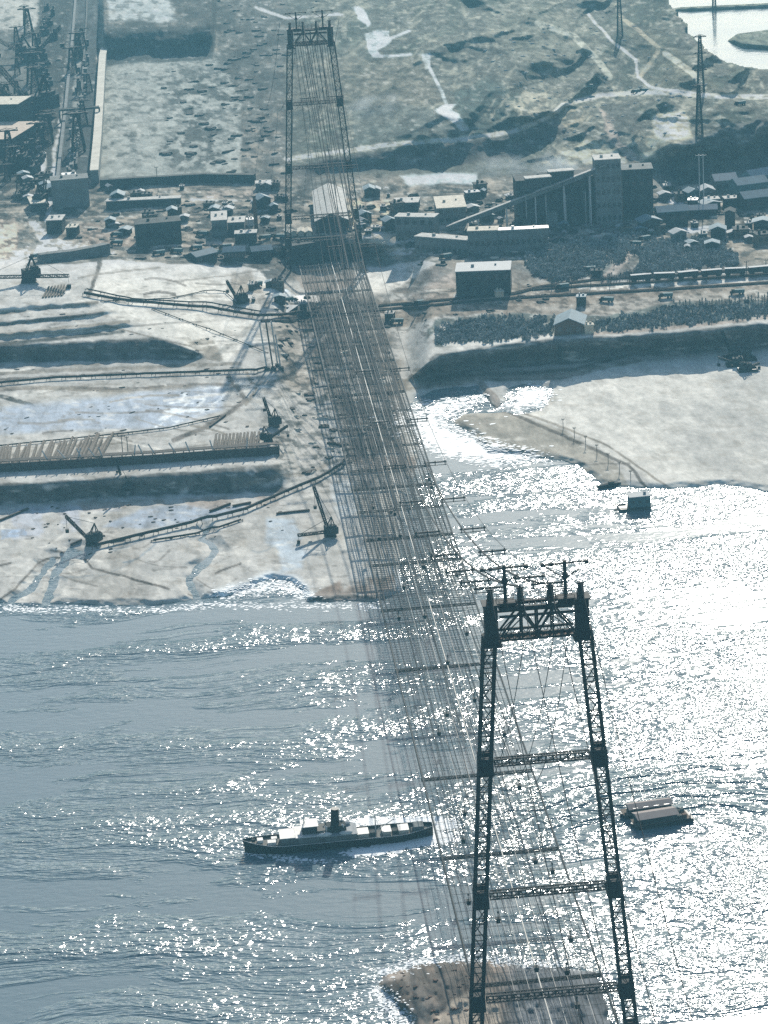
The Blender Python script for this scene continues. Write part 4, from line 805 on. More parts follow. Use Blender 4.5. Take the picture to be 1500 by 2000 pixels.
for k, (u, v, ut, h) in enumerate(((522, 722, -2, 24), (534, 722, -1, 24), (543, 716, 0, 23), (549, 722, 1, 18))):
    t = empty('tall_post', G(u, v), 0, ('leftmost of the four tall pale posts below the railway siding', 'second from left of the four tall pale posts', 'third from left of the four tall pale posts', 'rightmost and shortest of the four tall pale posts')[k], 'post')
    MB().bar((0, 0, -1), (-2.2+k*.2, 0, h), .75).build('post', 'pale_mast' if k != 1 else 'dark_wood', t); MB().box((0, 0, -.8), (2.6, 2.6, 2.2)).build('footing', 'dark_wall', t)
# ---------------------------------------------------------------- lock works, far left
def wall_run(name, label, pts, w_, h_, m_, cat='wall', cap=None, z=0):
    P = [G(u, v) for u, v in resample(pts, 25)]; zb = min(p.z for p in P); o = P[0].copy(); m = MB(); c = MB()
    t = empty(name, o, 0, label, cat)
    for i, p in enumerate(P):
        d = (P[min(i+1, len(P)-1)]-P[max(i-1, 0)]); d.z = 0; d.normalize(); s = Vector((-d.y, d.x, 0))*w_/2; q = p-o; q.z = 0; q.z = (p.z-o.z)*.5 if h_ < 6 else 0; zt_ = h_
        m.v += [tuple(q-s-Vector((0,0,6))), tuple(q-s+Vector((0,0,zt_))), tuple(q+s+Vector((0,0,zt_))), tuple(q+s-Vector((0,0,6)))]
        s2 = s*1.04; c.v += [tuple(q-s2+Vector((0,0,zt_+.02))), tuple(q-s2+Vector((0,0,zt_+.6))), tuple(q+s2+Vector((0,0,zt_+.6))), tuple(q+s2+Vector((0,0,zt_+.02)))]
    for mm in (m, c):
        n_ = len(P)
        for i in range(n_-1):
            for j in range(4): a = 4*i+j; b2_ = 4*i+(j+1) % 4; mm.f.append((a, b2_, b2_+4, a+4))
        mm.f += [(0, 1, 2, 3), (4*n_-1, 4*n_-2, 4*n_-3, 4*n_-4)]
    m.build('wall', m_, t); c.build('coping', cap or m_, t); return t
wall_run('lock_wall', 'long right-hand lock wall topped by a straight cream strip', [(186, 358), (192, 285), (197, 200), (203, 100), (208, 0), (211, -80)], 5.2, 8, 'concrete', cap='pale_concrete')
wall_run('lock_wall', 'lower left-hand lock wall beside the ragged white road', [(112, 372), (124, 260), (132, 180), (142, 80), (148, 0), (152, -80)], 2, 4, 'grey_wall')
wall_run('lock_wall', 'narrow dividing wall in the middle of the lock channel', [(150, 330), (156, 240), (162, 150), (168, 60), (172, -40)], 1.2, 3, 'dark_wall')
building('concrete_bulkhead', 'plain grey concrete block closing the near end of the lock channel', 'lock gate', 104, 408, 176, 402, 17, 14, 'concrete', 'concrete')
building('lock_cabin', 'small white-roofed cabin standing in the channel behind the grey block', 'cabin', 124, 358, 150, 356, 4, 12, 'dark_wall', 'white_paint')
fb = empty('footbridge', G(118, 240, 9), 0, 'dark straight footbridge spanning the lock channel', 'bridge'); q = G(196, 236, 9)-fb.location; q.z = 0
m = MB(); m.bar((0, 0, 0), q, 3.2, 1.4); m.build('deck', 'dark_wall', fb); m = MB(); [m.bar(Vector((0, y, 1.4)), q+Vector((0, y, 1.4)), .2) for y in (-1.4,)]; m.build('railing', 'steel', fb)
for f in (0, .5, 1): MB().bar(q*f, q*f-Vector((0, 0, 12)), 1.2).build('pier', 'concrete', fb)
random.seed(31)
mk = None
for k in range(46):
    v = 70+k*6.2; u = 160-(v-70)*.105+random.uniform(-12, 12)+8
    p = G(u, v, 0)
    if mk is None: m = MB(); m.box((0, 0, -1), (1.6, 3, 5.5)); m.box((0, 0, 4.52), (2.2, 3.6, .5)); mk = m.build('form_block', 'concrete'); tag(mk, 'upright concrete form in the lock channel between its two walls', 'formwork', 'concrete forms in the lock channel')
    else: o2 = mk.copy(); sc.collection.objects.link(o2); o2.scale = (random.uniform(.6, 1.6), random.uniform(.8, 2), random.uniform(.5, 1.4)); 
    (mk if k == 0 else o2).location = p
for k in range(40):
    v = 20+k*9.6; u = 96-(v-20)*.09+random.uniform(-18, 16); p = G(u, v, 0)
    if k == 0: m = MB(); m.box((0, 0, -1), (5, 6, 5)); m.box((1, 1, 4.02), (2, 2, 2)); m.bar((-1.5, -1, 4), (-1.5, -1, 8), .4); sk = m.build('works_hut', 'dark_wall'); tag(sk, 'dark hut in the crowded strip left of the ragged white road', 'hut', 'dark huts left of the white road'); o2 = sk
    else: o2 = sk.copy(); sc.collection.objects.link(o2); o2.scale = (random.uniform(.5, 1.5), random.uniform(.6, 2), random.uniform(.4, 1.5)); o2.rotation_euler = (0, 0, random.uniform(-.3, .3))
    o2.location = p
building('workshop', 'workshop with a broad flat tan roof cut by the left edge', 'building', -60, 300, 24, 297, 9, 62, 'dark_wall', 'orange_roof')
building('workshop_annex', 'flat pale-roofed annex behind the orange-roofed workshop', 'building', -60, 262, 40, 258, 20, 30, 'dark_wall', 'cream')
building('pale_slab_house', 'square pale-roofed house at the left of the lock block', 'house', 62, 415, 92, 412, 5, 22, 'dark_wall', 'cream')
building('loading_shed', 'dark-fronted shed with white cloth-like roof beside the pale yard', 'shed', 92, 458, 122, 456, 8, 14, 'dark_wall', 'pale_roof')
building('loading_shed', 'tiny dark shed right of the pale yard', 'shed', 130, 462, 150, 461, 5, 9, 'dark_wall', 'cream')
wall_run('quay_wall', 'low grey wall with dark face running along the back of the pale bench', [(76, 512), (140, 506), (210, 496)], 5, 4, 'grey_wall', 'wall')
wall_run('dark_causeway', 'long straight dark causeway from the cream lock wall to a shed near the far tower', [(196, 366), (300, 360), (400, 354), (498, 356)], 4.5, 4.5, 'dark_wall', 'causeway')
building('white_roof_shed', 'long narrow shed with a sloping white roof below the dark causeway', 'shed', 208, 408, 352, 402, 4.5, 7, 'dark_wall', 'pale_roof')
# ---------------------------------------------------------------- works buildings, centre
building('brick_works', 'broad dark building in the brown hollow left of centre', 'building', 268, 482, 356, 476, 13, 14, 'dark_wall', 'dark_wall', 'flat', 6)
building('pale_house', 'pale walled house with stepped roofs left of the tall chimney', 'house', 415, 462, 445, 460, 9, 24, 'grey_wall', 'pale_roof', 'flat', 3)
building('pale_house', 'longer low wing right of the stepped pale house', 'house', 446, 456, 478, 454, 6, 15, 'grey_wall', 'pale_roof', 'flat', 3)
building('white_kiosk', 'tiny brilliant white kiosk at the foot of the tall chimney', 'kiosk', 484, 442, 496, 441, 3.5, 5, 'white_paint', 'white_paint')
building('arched_shed', 'dark shed with pale roof edge below the tall chimney', 'shed', 460, 478, 502, 475, 6, 8, 'dark_wall', 'pale_roof', 'flat', 4)
ch = empty('chimney_stack', G(501, 452), 0, 'slender dark chimney rising left of the far tower', 'chimney'); MB().tube([(0, 0, -1), (0, 0, 20.5)], [1.25, .85], 14).build('shaft', 'rusty', ch); MB().tube([(0, 0, 20.2), (0, 0, 21)], 1.05, 14).build('cap', 'steel', ch)
for k, (u1, u2, v) in enumerate(((384, 424, 512), (438, 478, 510), (494, 532, 507))): building('barrack', ('leftmost', 'middle', 'rightmost')[k]+' of three dark barracks behind the pale bench', 'barrack', u1, v, u2, v-1, 5.5, 8, 'dark_wall', 'blue_roof', 'gable', 6)
building('barrack', 'grey barrack with pale roof just left of the far tower legs', 'barrack', 500, 372, 530, 370, 4, 8, 'grey_wall', 'pale_roof')
building('great_shed', 'large ribbed pale-roofed shed seen through the far tower', 'shed', 618, 456, 680, 452, 7, 84, 'dark_wall', 'pale_roof', 'gable')
for k, u in enumerate((568, 583, 598)): building('tent', ('left', 'middle', 'right')[k]+' one of three pale tent-shaped roofs inside the far tower', 'tent', u, 462, u+11, 461, 2.5, 9, 'cream', 'cream', 'gable')
building('powerhouse', 'dark windowed hall low between the legs of the far tower', 'hall', 562, 512, 672, 506, 12, 13, 'dark_wall', 'dark_wall', 'flat', 9)
building('tan_hut', 'small tan hut right of the great ribbed shed', 'hut', 681, 440, 690, 439, 4, 5, 'tan_hut', 'tan_hut')
building('flat_shed', 'short shed with a bright flat roof and dark front, behind the stepped workshop', 'shed', 768, 414, 817, 412, 5, 14, 'dark_wall', 'pale_roof')
building('workshop', 'grey workshop with a thin pale roof and ramped left side', 'workshop', 773, 470, 850, 466, 13.5, 9, 'grey_wall', 'pale_roof', 'flat', 5, 2)
building('gabled_house', 'tall grey house with a broad cream roof beside the sloping conveyor', 'house', 855, 440, 912, 436, 9.5, 32, 'grey_wall', 'cream', 'flat', 4, 2)
building('small_block', 'small dark block behind the cream-roofed house', 'block', 912, 392, 938, 390, 4.5, 6, 'dark_wall', 'grey_roof')
building('long_hall', 'left wing of the long grey hall below the conveyor', 'hall', 812, 502, 914, 496, 11.5, 8, 'grey_wall', 'pale_roof', 'flat', 10)
building('long_hall', 'taller middle part of the long grey hall', 'hall', 915, 496, 973, 493, 12.5, 10, 'grey_wall', 'cream', 'flat', 5)
building('long_hall', 'right wing of the long grey hall with a crisp white roof edge', 'hall', 974, 492, 1072, 488, 12, 6, 'grey_wall', 'white_paint', 'flat', 9)
building('barn', 'big dark barn with a light grey roof above the railway curve', 'barn', 892, 580, 998, 575, 13, 19, 'dark_wall', 'grey_roof', 'flat', 6, 2)
building('tan_hut', 'little tan hut at the right foot of the dark barn', 'hut', 968, 582, 984, 581, 3, 4, 'tan_hut', 'cream')
random.seed(88)
HB = []
spots = [(u_, v_) for (u_, v_) in [(random.uniform(100, 1490), random.uniform(368, 492)) for _ in range(170)] if not (255 < u_ < 560 and v_ > 440) and not (555 < u_ < 720) and not (765 < u_ < 1285) and not (60 < u_ < 200 and v_ < 450)]+[(random.uniform(700, 770), random.uniform(372, 500)) for _ in range(10)]+[(random.uniform(915, 1000), random.uniform(378, 450)) for _ in range(12)]+[(random.uniform(1080, 1280), random.uniform(448, 462)) for _ in range(12)]+[(random.uniform(440, 540), random.uniform(562, 615)) for _ in range(8)]+[(random.uniform(10, 95), random.uniform(250, 420)) for _ in range(14)]
for q, (u_, v_) in enumerate(spots):
    if q < 4:
        a = building('small_shed', 'small shed among the many scattered between the works buildings', 'shed', u_, v_, u_+9+3*q, v_-1, 2.6+.6*q, 4+q, ('dark_wall', 'grey_wall', 'wood', 'dark_wall')[q], ('pale_roof', 'grey_roof', 'dark_wall', 'blue_roof')[q], 'gable' if q % 2 else 'flat', 2, 1, None, 'small sheds scattered through the works'); HB.append(a)
    else: c = copy_tree(HB[q % 4]); c.location = G(u_, v_); k_ = random.uniform(.6, 1.3); c.scale = (k_*random.uniform(.7, 1.6), k_, k_*random.uniform(.7, 1.2)); c.rotation_euler = (0, 0, random.uniform(-.35, .35))
# concrete plant
def silos(t, L_, d, h):
    for k in range(7): MB().box((L_*(k+.5)/7, -.05, h*.84), (L_*.06, .25, 1.6)).build('window', 'glass', t)
    for f in (.28, .55, .8): MB().box((L_/2, -.5, h*f), (L_, 1.2, .35)).build('ledge', 'grey_wall', t)
    for k in range(3): MB().box((L_*(.12+.3*k), -3.4, -2), (L_*.13, 6.4, h*(.2+.12*k)+2), .0, .94).build('annex', 'grey_wall' if k == 1 else 'dark_wall', t)
    m = MB(); m.tube([(L_*.93, -1, 0), (L_*.93, -1, h+3)], .5, 8); m.build('pipe', 'pale_mast', t)
    for k in range(3):
        x = L_*(k+.5)/3; MB().tube([(x, -2.2, -2), (x, -2.2, h*.8)], 2.0, 14).build('silo', 'dark_wall', t)
    for k in range(4): MB().bar((L_*(k+.4)/4, -4.6, -1), (L_*(k+.4)/4, -4.6, h*.7), .35).build('stanchion', 'pale_mast', t)
building('mixing_plant', 'wide dark left block of the concrete mixing plant', 'plant', 1012, 442, 1166, 432, 26, 18, 'dark_wall', 'dark_wall', 'flat', 0, 1, silos)
building('mixing_plant', 'tall grey tower block in the middle of the mixing plant', 'plant', 1166, 440, 1216, 437, 37, 14, 'concrete', 'pale_roof', 'flat', 5, 5)
building('mixing_plant', 'dark right block of the mixing plant ending in a sheer corner', 'plant', 1218, 428, 1277, 425, 28, 16, 'dark_wall', 'concrete', 'flat', 4, 2)
for lb, u, v, h, d in (('roof lantern on the left part of the mixing plant', 1030, 365, 5, 6), ('second roof lantern, nearer the plant tower', 1075, 352, 5, 6)):
    p = at(u, v, 42); t = empty('roof_lantern', Vector(p), .05, lb, 'roof house'); MB().box((6, 0, 0), (14, d, h)).build('wall', 'dark_wall', t); MB().box((6, 0, h+.02), (15, d+1, .5)).build('roof', 'pale_roof', t)
cv = empty('conveyor_gallery', G(872, 450, 1), 0, 'long enclosed conveyor gallery sloping up to the mixing plant tower', 'conveyor'); q = Vector(at(1182, 326, 49))-cv.location
MB().bar((0, 0, 0), q, 3.4, 2.4).build('gallery', 'grey_wall', cv); MB().bar(Vector((0, 0, 1.4)), q+Vector((0, 0, 1.4)), 4.0, .35).build('roof', 'pale_roof', cv)
for f in (.2, .38, .56, .74, .9):
    a = q*f; m = MB(); [m.bar(a+Vector((0, y, -1)), Vector((a.x, a.y+y*2, -3)), .5) for y in (-1.4, 1.4)]; m.bar(a+Vector((0, -1.8, -a.z*.5)), a+Vector((0, 1.8, -a.z*.5)), .3); m.build('support', 'pale_mast', cv)
# right hand settlement
RB = [(1286, 442, 1344, 438, 8, 10, 'dark_wall', 'blue_roof', 'low dark hall right of the plant road'), (1346, 396, 1368, 394, 6, 8, 'teal', 'blue_roof', 'teal hut left of the twin masts'), (1370, 396, 1396, 394, 7, 10, 'grey_wall', 'grey_roof', 'grey hut at the foot of the twin masts'),
 (1344, 412, 1362, 411, 6, 5, 'dark_wall', 'white_paint', 'small hut with white gable by the sandy yard'), (1378, 408, 1406, 406, 5, 7, 'dark_wall', 'pale_roof', 'dark hut with thin pale roof, left of two'), (1416, 406, 1446, 404, 5, 7, 'dark_wall', 'pale_roof', 'dark hut with thin pale roof, right of two'),
 (1398, 380, 1440, 376, 8, 12, 'grey_wall', 'grey_roof', 'broad grey house among the right-hand settlement'), (1442, 392, 1500, 384, 9, 12, 'teal', 'blue_roof', 'teal house with long roof near the right edge'), (1455, 412, 1520, 404, 7, 12, 'dark_wall', 'blue_roof', 'dark house in the corner of the settlement, lower right'),
 (1416, 446, 1434, 445, 9, 8, 'dark_wall', 'dark_wall', 'dark tower-like block beside the white heap'), (1346, 424, 1400, 420, 4, 8, 'dark_wall', 'grey_roof', 'long low dark shed in the sandy yard'), (1470, 368, 1520, 360, 7, 12, 'blue_roof', 'grey_roof', 'uppermost bluish house at the right edge')]
for u1, v1, u2, v2, h, d, wl, rf, lb in RB: building('settlement_house', lb, 'house', u1, v1, u2, v2, h, d, wl, rf, 'gable' if d > 7 else 'flat', 3)
building('barn', 'brown barn with a blue-grey roof on the edge of the dark slope', 'barn', 1084, 656, 1140, 652, 5.5, 17, 'rusty', 'blue_roof', 'gable', 3)
building('pale_hut', 'small sunlit pale hut right of the brown barn', 'hut', 1142, 652, 1160, 651, 4, 4, 'tan_hut', 'cream')
building('signal_box', 'dark little signal box between the railway lines', 'hut', 1126, 598, 1143, 597, 4.5, 5, 'dark_wall', 'blue_roof', 'flat', 2)
building('low_hut', 'dark hut in front of the white strip by the wood', 'hut', 1155, 541, 1176, 540, 3, 4, 'dark_wall', 'dark_wall')
building('low_hut', 'pale-roofed hut left of the wood below the long hall', 'hut', 1052, 470, 1066, 469, 4, 5, 'dark_wall', 'pale_roof')
building('low_hut', 'greenish hut at the top of the leafless wood', 'hut', 1048, 486, 1072, 484, 5, 5, 'teal', 'blue_roof')
building('low_hut', 'dark hut by the railway under the wire net', 'hut', 752, 628, 768, 627, 4, 5, 'dark_wall', 'pale_roof')
building('low_hut', 'long dark hut at the foot of the far tower', 'hut', 548, 612, 582, 610, 3.5, 5, 'dark_wall', 'grey_roof')
building('low_hut', 'square dark hut right of the long one at the tower foot', 'hut', 588, 612, 600, 611, 5, 5, 'dark_wall', 'grey_roof')
# pylons and masts
def pylon(u, v, h, label, wd=5, nn=12, arms=2):
    t = empty('lattice_pylon', G(u, v), 0, label, 'pylon'); m = MB()
    for sx_ in (-1, 1):
        for sy_ in (-1, 1): m.bar((sx_*wd/2, sy_*wd/2, -2), (sx_*.6, sy_*.6, h), .5)
    for i in range(nn):
        a, b_ = i/nn, (i+1)/nn; wa_, wb_ = wd/2+(.6-wd/2)*a, wd/2+(.6-wd/2)*b_
        for y in (-1, 1): m.bar((-wa_, y*wa_, h*a), (wb_, y*wb_, h*b_), .25); m.bar((wa_, y*wa_, h*a), (-wb_, y*wb_, h*b_), .25); m.bar((-wb_, y*wb_, h*b_), (wb_, y*wb_, h*b_), .25)
    m.build('lattice_shaft', 'steel', t)
    for k in range(arms): m = MB(); z = h*(.98-.28*k); m.bar((-4.2, 0, z), (4.2, 0, z), .6); m.bar((-4.2, 0, z), (0, 0, z+1.5), .25); m.bar((4.2, 0, z), (0, 0, z+1.5), .25); m.build('crossarm', 'steel', t)
random.seed(61)
SC = None
for k in range(26):
    u_ = random.uniform(2, 100) if k < 18 else random.uniform(140, 176); v_ = 50+k*19 if k < 18 else random.uniform(90, 330); u_ = min(u_, 108-(v_-50)*.06) if k < 18 else u_
    if SC is None: pylon(u_, v_, 17, 'dark lattice scaffold tower in the crowded works at far left', 4.4, 5, 1); SC = sc.collection.objects[-1]; SC = [o for o in sc.collection.objects if o.name == 'lattice_pylon'][0]; SC.name = 'scaffold_tower'; SC['category'] = 'scaffold'; SC['group'] = 'scaffold towers at far left'; KID['scaffold_tower'] = KID['lattice_pylon']; KID['lattice_pylon'] = []
    else: c = copy_tree(SC); c.location = G(u_, v_); k2 = random.uniform(.6, 1.5); c.scale = (k2*1.4, k2*2, k2)
crane('derrick_crane', 'hazy derrick nearest the top left corner of the works', 'crane', 60, 120, 2.4, R_(20), 30, R_(40), jib2=(R_(160), 26, R_(30)))
crane('derrick_crane', 'low derrick beside the lock block with a jib reaching left', 'crane', 30, 330, 1.9, R_(165), 24, R_(30))
pylon(1369, 185, 38, 'tall lattice pylon standing at the quarry, right of the pale hillside road', 4.5, 12, 3)
pylon(1366, 262, 30, 'fainter pylon below the tall one at the quarry floor', 4, 10, 1)
pylon(1211, 70, 42, 'distant hazy pylon at the top of the hills', 4, 12, 2)
pylon(1395, 16, 24, 'very distant pylon beside the far water', 3, 8, 1)
for k, u in enumerate((1367, 1375)): pole(u, 402, 30, ('left', 'right')[k]+' one of the thin twin masts above the settlement', None, 2, 'pale_mast', 'thin_mast', 'mast', .45)
pole(309, 375, 16, 'tall thin pole rising over the dark causeway', None, 1.2, 'dark_wood')
pole(240, 888, 9, 'lone crossarmed pole on the bank right of the long brushwood row', None); pole(250, 884, 7.5, 'shorter pole right of the lone crossarmed pole', None, .8)
random.seed(77)
for k in range(12): u = 1078+k*38; pole(u, float(np.interp(u, [1000, 1500], [572, 528])), 6, 'pole in the row following the railway lines on the right', 'poles along the railway', 1.1)
for k in range(7): u = 1100+k*22; pole(u, 838+k*17, 5, 'short pole in the row across the pale sandbar', 'poles across the sandbar', .6, w_=.22)
# retaining stakes on right slope crest
# ---------------------------------------------------------------- lorries and loose clutter
random.seed(12)
T0 = None
spots = [(383, 488), (440, 486), (517, 468), (545, 466), (395, 460), (228, 462), (228, 478), (70, 505), (310, 498), (560, 590), (1150, 530), (1098, 564), (905, 560), (1275, 415), (1148, 172), (1242, 182), (1258, 180), (1445, 206), (742, 488), (820, 596), (775, 632), (1440, 575), (1258, 470), (700, 515), (1240, 480), (870, 505), (415, 498), (345, 494), (150, 498), (500, 560), (1185, 590), (1300, 582)]
for u, v in spots:
    p = G(u, v, .05); rz = random.uniform(-.5, .5)
    if T0 is None: T0 = truck(p, rz)
    else: c = copy_tree(T0); c.location = p; c.rotation_euler = (0, 0, rz)
def scatter(name, label, cat, group, n_, poly, m_, smin, smax, seed, flat=.5):
    rnd = random.Random(seed); us_ = [p[0] for p in poly]; vs2 = [p[1] for p in poly]; base = []
    for q in range(3):
        m = MB(); 
        for r in range(3): m.box((rnd.uniform(-.5, .5), rnd.uniform(-.5, .5), -.3+r*.02), (rnd.uniform(.7, 1.7), rnd.uniform(.6, 1.2), rnd.uniform(.5, 1.1)), rnd.uniform(0, 3), rnd.uniform(.5, .95))
        base.append(m)
    objs = []; k = 0
    while k < n_:
        u, v = rnd.uniform(min(us_), max(us_)), rnd.uniform(min(vs2), max(vs2))
        if pdist(np.array([u]), np.array([v]), poly)[0] < 0: continue
        if len(objs) < 3: o = base[len(objs)].build(name, m_); objs.append(o); tag(o, label, cat, group)
        else: o = objs[k % 3].copy(); sc.collection.objects.link(o)
        s = rnd.uniform(smin, smax); o.scale = (s*1.3, s, s*flat); o.rotation_euler = (0, 0, rnd.uniform(-.6, .6)); o.location = G(u, v); k += 1
scatter('spoil_heap', 'small dark heap among the works buildings left of the far tower', 'heap', 'dark heaps left of the far tower', 60, [(160, 420), (540, 370), (550, 510), (180, 505)], 'dark_wall', 1, 3, 1)
scatter('spoil_heap', 'dark heap on the pit floor right of the cream-topped lock wall', 'heap', 'dark heaps on the pit floor', 75, [(310, 140), (440, 120), (520, 60), (540, 330), (330, 330)], 'dark_wall', .8, 4.2, 2, .45)
scatter('material_stack', 'pale stack of materials on the yards around the plant', 'stack', 'pale stacks around the plant', 50, [(700, 380), (1000, 380), (1340, 400), (1500, 420), (1480, 470), (1300, 460), (1020, 520), (720, 520)], 'cream', .8, 2.2, 3)
scatter('spoil_heap', 'dark lump on the strip between far tower and railway', 'heap', 'dark lumps near the railway', 45, [(520, 560), (760, 580), (1100, 540), (1110, 600), (760, 640), (540, 650)], 'dark_wall', .8, 2.4, 4)
scatter('rubble_block', 'pale block lying under the wire net on the brown bank', 'rubble', 'pale blocks under the net', 50, [(540, 660), (740, 640), (790, 740), (700, 900), (600, 930), (560, 780)], 'pale_concrete', .8, 2.2, 5)
scatter('rubble_block', 'dark block lying on the brown bank under the wire net', 'rubble', 'dark blocks under the net', 50, [(540, 660), (740, 640), (790, 740), (700, 900), (600, 930), (560, 780)], 'dark_wood', .8, 2.6, 6)
scatter('boulder', 'brown boulder on the small island under the near tower', 'boulder', 'boulders on the small island', 34, [(755, 1915), (800, 1895), (920, 1885), (960, 1930), (900, 1990), (840, 2050), (810, 1980)], 'rusty', .3, .8, 7, .7)
scatter('driftwood', 'dark scrap left on the wet sand below the left embankment', 'scrap', 'dark scraps on the wet sand', 60, [(20, 990), (540, 975), (560, 1040), (420, 1060), (250, 1050), (200, 1100), (60, 1060)], 'dark_wood', .4, 1.2, 8)
scatter('works_shed', 'tiny dark shed among the crowded works around the plant', 'shed', 'tiny sheds around the plant', 110, [(560, 380), (1010, 380), (1500, 350), (1500, 460), (1300, 455), (1010, 520), (720, 515), (560, 505)], 'dark_wall', 1.4, 3.4, 31, .8)
scatter('works_shed', 'tiny dark shed in the crowded yard left of the far tower', 'shed', 'tiny sheds left of the far tower', 70, [(120, 430), (540, 385), (550, 515), (150, 505)], 'dark_wall', 1.2, 3., 32, .8)
scatter('works_shed', 'small dark lump on the far plain beyond the long causeway', 'shed', 'dark lumps on the far plain', 90, [(420, 0), (660, 0), (560, 130), (560, 340), (430, 340)], 'dark_wall', .8, 3.6, 33, .5)
scatter('driftwood', 'dark scrap strewn over the benches above the revetment', 'scrap', 'dark scraps on the benches', 90, [(0, 600), (500, 640), (520, 740), (480, 850), (0, 850)], 'dark_wood', .4, 1.3, 34, .4)
scatter('bush', 'low dark bush dotted over the hillside right of the gully', 'bush', 'bushes on the hillside', 130, [(940, 30), (1250, 20), (1400, 160), (1250, 330), (960, 250)], 'foliage', 1.0, 2.3, 35, .5)
# ---------------------------------------------------------------- woods
def tree_mesh(m, x, y, z, h, rnd, big=1.):
    m.bar((x, y, z-.4), (x+rnd.uniform(-.4, .4), y, z+h*rnd.uniform(.6, 1.15)), .16*big)
    for j in range(rnd.randint(7, 14)):
        a = rnd.uniform(0, 6.28); zz = rnd.uniform(.22, 1); r = h*.42*math.sqrt(max(0, 1.05-zz))*rnd.uniform(.2, 1); cx_, cy_, cz_ = x+r*math.cos(a), y+r*math.sin(a), z+h*zz; s = rnd.uniform(.3, .75)*big
        d1 = Vector((rnd.gauss(0, 1), rnd.gauss(0, 1), rnd.gauss(0, 1))).normalized()*s; d2 = Vector((rnd.gauss(0, 1), rnd.gauss(0, 1), rnd.gauss(0, 1.4))).normalized()*s
        c_ = Vector((cx_, cy_, cz_)); m.add([c_-d1-d2*.3, c_+d2, c_+d1-d2*.3], [(0, 1, 2)])
def wood(label, polyg, n_, hmin, hmax, seed):
    rnd = random.Random(seed); m = MB(); us_ = [p[0] for p in polyg]; vs2 = [p[1] for p in polyg]; k = 0; PT = []
    U_ = np.array([rnd.uniform(min(us_), max(us_)) for _ in range(n_*4)]); V_ = np.array([rnd.uniform(min(vs2), max(vs2)) for _ in range(n_*4)])
    ok = pdist(U_+(fbm(U_/18, V_/8, seed)-.5)*70, V_+(fbm(U_/15, V_/7, seed+5)-.5)*24, polyg) > 0; U_, V_ = U_[ok][:n_], V_[ok][:n_]; Z_ = zt(U_, V_); Q = atv(U_, V_, Z_)
    for p in Q: tree_mesh(m, p[0], p[1], p[2], rnd.uniform(hmin, hmax), rnd)
    return tag(m.build('wood', 'foliage'), label, 'wood', kind='stuff')
wood('leafless wood', [(1040, 540), (1025, 505), (1080, 480), (1180, 464), (1258, 458), (1228, 500), (1180, 536), (1080, 550)], 2800, 1.0, 2.7, 1)
wood('leafless wood', [(1236, 532), (1275, 474), (1340, 466), (1400, 468), (1442, 514), (1350, 526), (1200, 543)], 2600, 1.0, 2.7, 2)
wood('scrub', [(858, 632), (1000, 618), (1082, 622), (1080, 652), (960, 668), (850, 672)], 1500, .5, 1.9, 3)
wood('scrub', [(1160, 628), (1310, 600), (1500, 592), (1800, 575), (1800, 600), (1500, 620), (1250, 645), (1150, 648)], 2300, .5, 1.7, 4)
rnd = random.Random(9)
tp = []
for q in range(4):
    t = empty('conifer', (0, 0, 0), 0, 'dark young conifer in the row above the scrub on the right terrace', 'tree', 'dark conifers in a row'); MB().bar((0, 0, -.5), (0, 0, 4.4), .3).build('trunk', 'bark', t)
    m = MB()
    for j in range(170):
        a = rnd.uniform(0, 6.28); zz = rnd.uniform(.1, 1); r = 1.9*(1.05-zz)*rnd.uniform(.2, 1); c_ = Vector((r*math.cos(a), r*math.sin(a), 5.2*zz)); s = rnd.uniform(.2, .5)
        d1 = Vector((rnd.gauss(0, 1), rnd.gauss(0, 1), rnd.gauss(0, .5))).normalized()*s; d2 = Vector((rnd.gauss(0, 1), rnd.gauss(0, 1), rnd.gauss(0, 1))).normalized()*s; m.add([c_-d1, c_+d2, c_+d1], [(0, 1, 2)])
    m.build('crown', 'foliage', t); tp.append(t)
spots = [(1315+k*6.4+rnd.uniform(-1.5, 1.5), 602-k*.55+rnd.uniform(-1.5, 1.5)) for k in range(34)]
for k, (u, v) in enumerate(spots):
    c = tp[k] if k < 4 else copy_tree(tp[k % 4]); c.location = G(u, v); s = rnd.uniform(.45, .85); c.scale = (s, s, s*rnd.uniform(.8, 1.1)); c.rotation_euler = (0, 0, rnd.uniform(0, 6))
spots = [(1175+k*5.2+rnd.uniform(-2, 2), 546-k*.2+rnd.uniform(-2, 2)) for k in range(30)]
for k, (u, v) in enumerate(spots):
    c = copy_tree(tp[k % 4]); c.location = G(u, v); c['label'] = 'dark conifer along the lower edge of the right-hand leafless wood'; c['group'] = 'dark conifers edging the wood'; s = rnd.uniform(.4, .8); c.scale = (s, s, s)
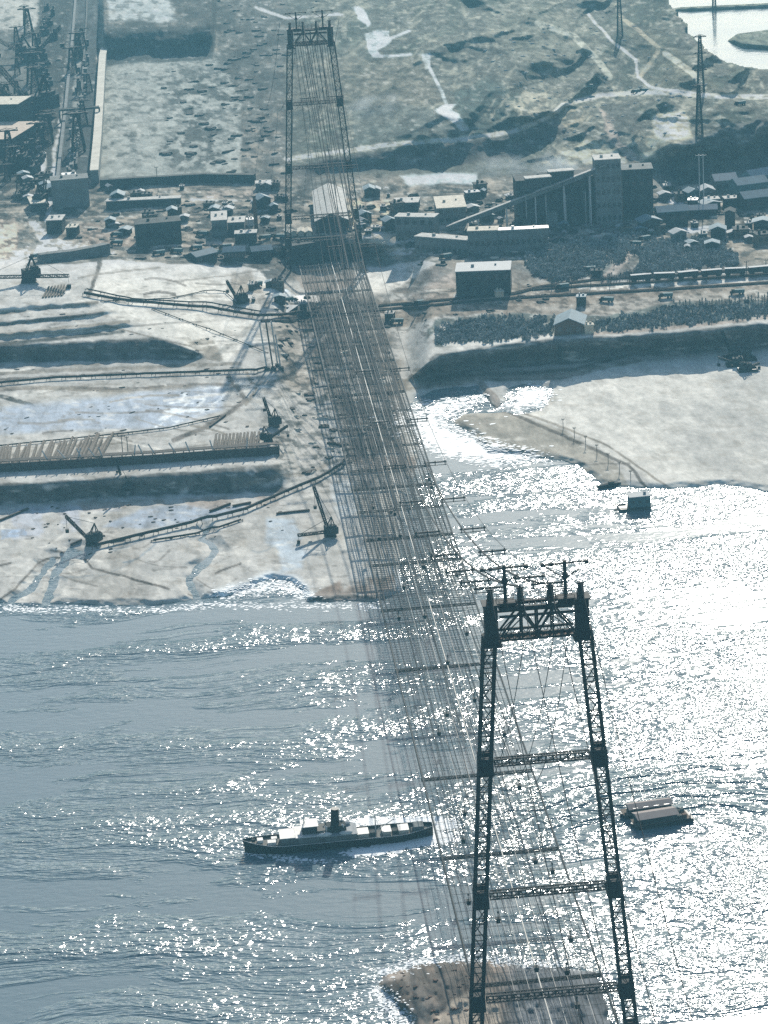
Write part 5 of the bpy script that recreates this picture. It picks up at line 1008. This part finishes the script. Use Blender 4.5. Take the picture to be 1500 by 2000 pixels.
#--END OBJECTS--
# ---------------------------------------------------------------- smoke
import bmesh
sm = bpy.data.materials.new('smoke'); sm.use_nodes = True; n = sm.node_tree; n.nodes.remove(n.nodes['Principled BSDF']); pv = n.nodes.new('ShaderNodeVolumePrincipled'); tc = n.nodes.new('ShaderNodeTexCoord')
ln = n.nodes.new('ShaderNodeVectorMath'); ln.operation = 'LENGTH'; n.links.new(tc.outputs['Object'], ln.inputs[0]); nz = n.nodes.new('ShaderNodeTexNoise'); nz.inputs['Scale'].default_value = 2.2; nz.inputs['Detail'].default_value = 4; n.links.new(tc.outputs['Object'], nz.inputs[0])
fo_ = n.nodes.new('ShaderNodeMapRange'); fo_.inputs[1].default_value = .25; fo_.inputs[2].default_value = 1; fo_.inputs[3].default_value = 1; fo_.inputs[4].default_value = 0; n.links.new(ln.outputs['Value'], fo_.inputs[0])
nr_ = n.nodes.new('ShaderNodeMapRange'); nr_.inputs[1].default_value = .4; nr_.inputs[2].default_value = .7; nr_.inputs[3].default_value = 0; nr_.inputs[4].default_value = .1; n.links.new(nz.outputs['Fac'], nr_.inputs[0])
mu = n.nodes.new('ShaderNodeMath'); mu.operation = 'MULTIPLY'; n.links.new(fo_.outputs[0], mu.inputs[0]); n.links.new(nr_.outputs[0], mu.inputs[1]); n.links.new(mu.outputs[0], pv.inputs['Density']); pv.inputs['Color'].default_value = (.8, .86, .9, 1); n.links.new(pv.outputs[0], n.nodes['Material Output'].inputs['Volume'])
for u, v, z, sx_, sy_, sz_ in ((745, 238, 16, 34, 40, 20), (800, 262, 12, 30, 40, 12), (990, 345, 12, 26, 30, 14), (1085, 330, 42, 16, 16, 12)):
    me = bpy.data.meshes.new('smoke'); bm = bmesh.new(); bmesh.ops.create_icosphere(bm, subdivisions=2, radius=1); bm.to_mesh(me); bm.free(); me.materials.append(sm); o = bpy.data.objects.new('smoke', me); sc.collection.objects.link(o); o.location = at(u, v, z); o.scale = (sx_, sy_, sz_); tag(o, kind='stuff')
# ---------------------------------------------------------------- haze
print('T', time.time()-T0_)
hm_ = bpy.data.materials.new('haze_air'); hm_.use_nodes = True; n = hm_.node_tree; n.nodes.remove(n.nodes['Principled BSDF']); pv = n.nodes.new('ShaderNodeVolumePrincipled')
pv.inputs['Density'].default_value = HAZE; pv.inputs['Color'].default_value = (.34, .80, 1, 1); pv.inputs['Anisotropy'].default_value = .0
n.links.new(pv.outputs[0], n.nodes['Material Output'].inputs['Volume']); M['haze_air'] = hm_
m = MB(); m.box((0, 1800, -5), (9800, 8200, 395)); hz = m.build('haze', 'haze_air'); tag(hz, kind='stuff')
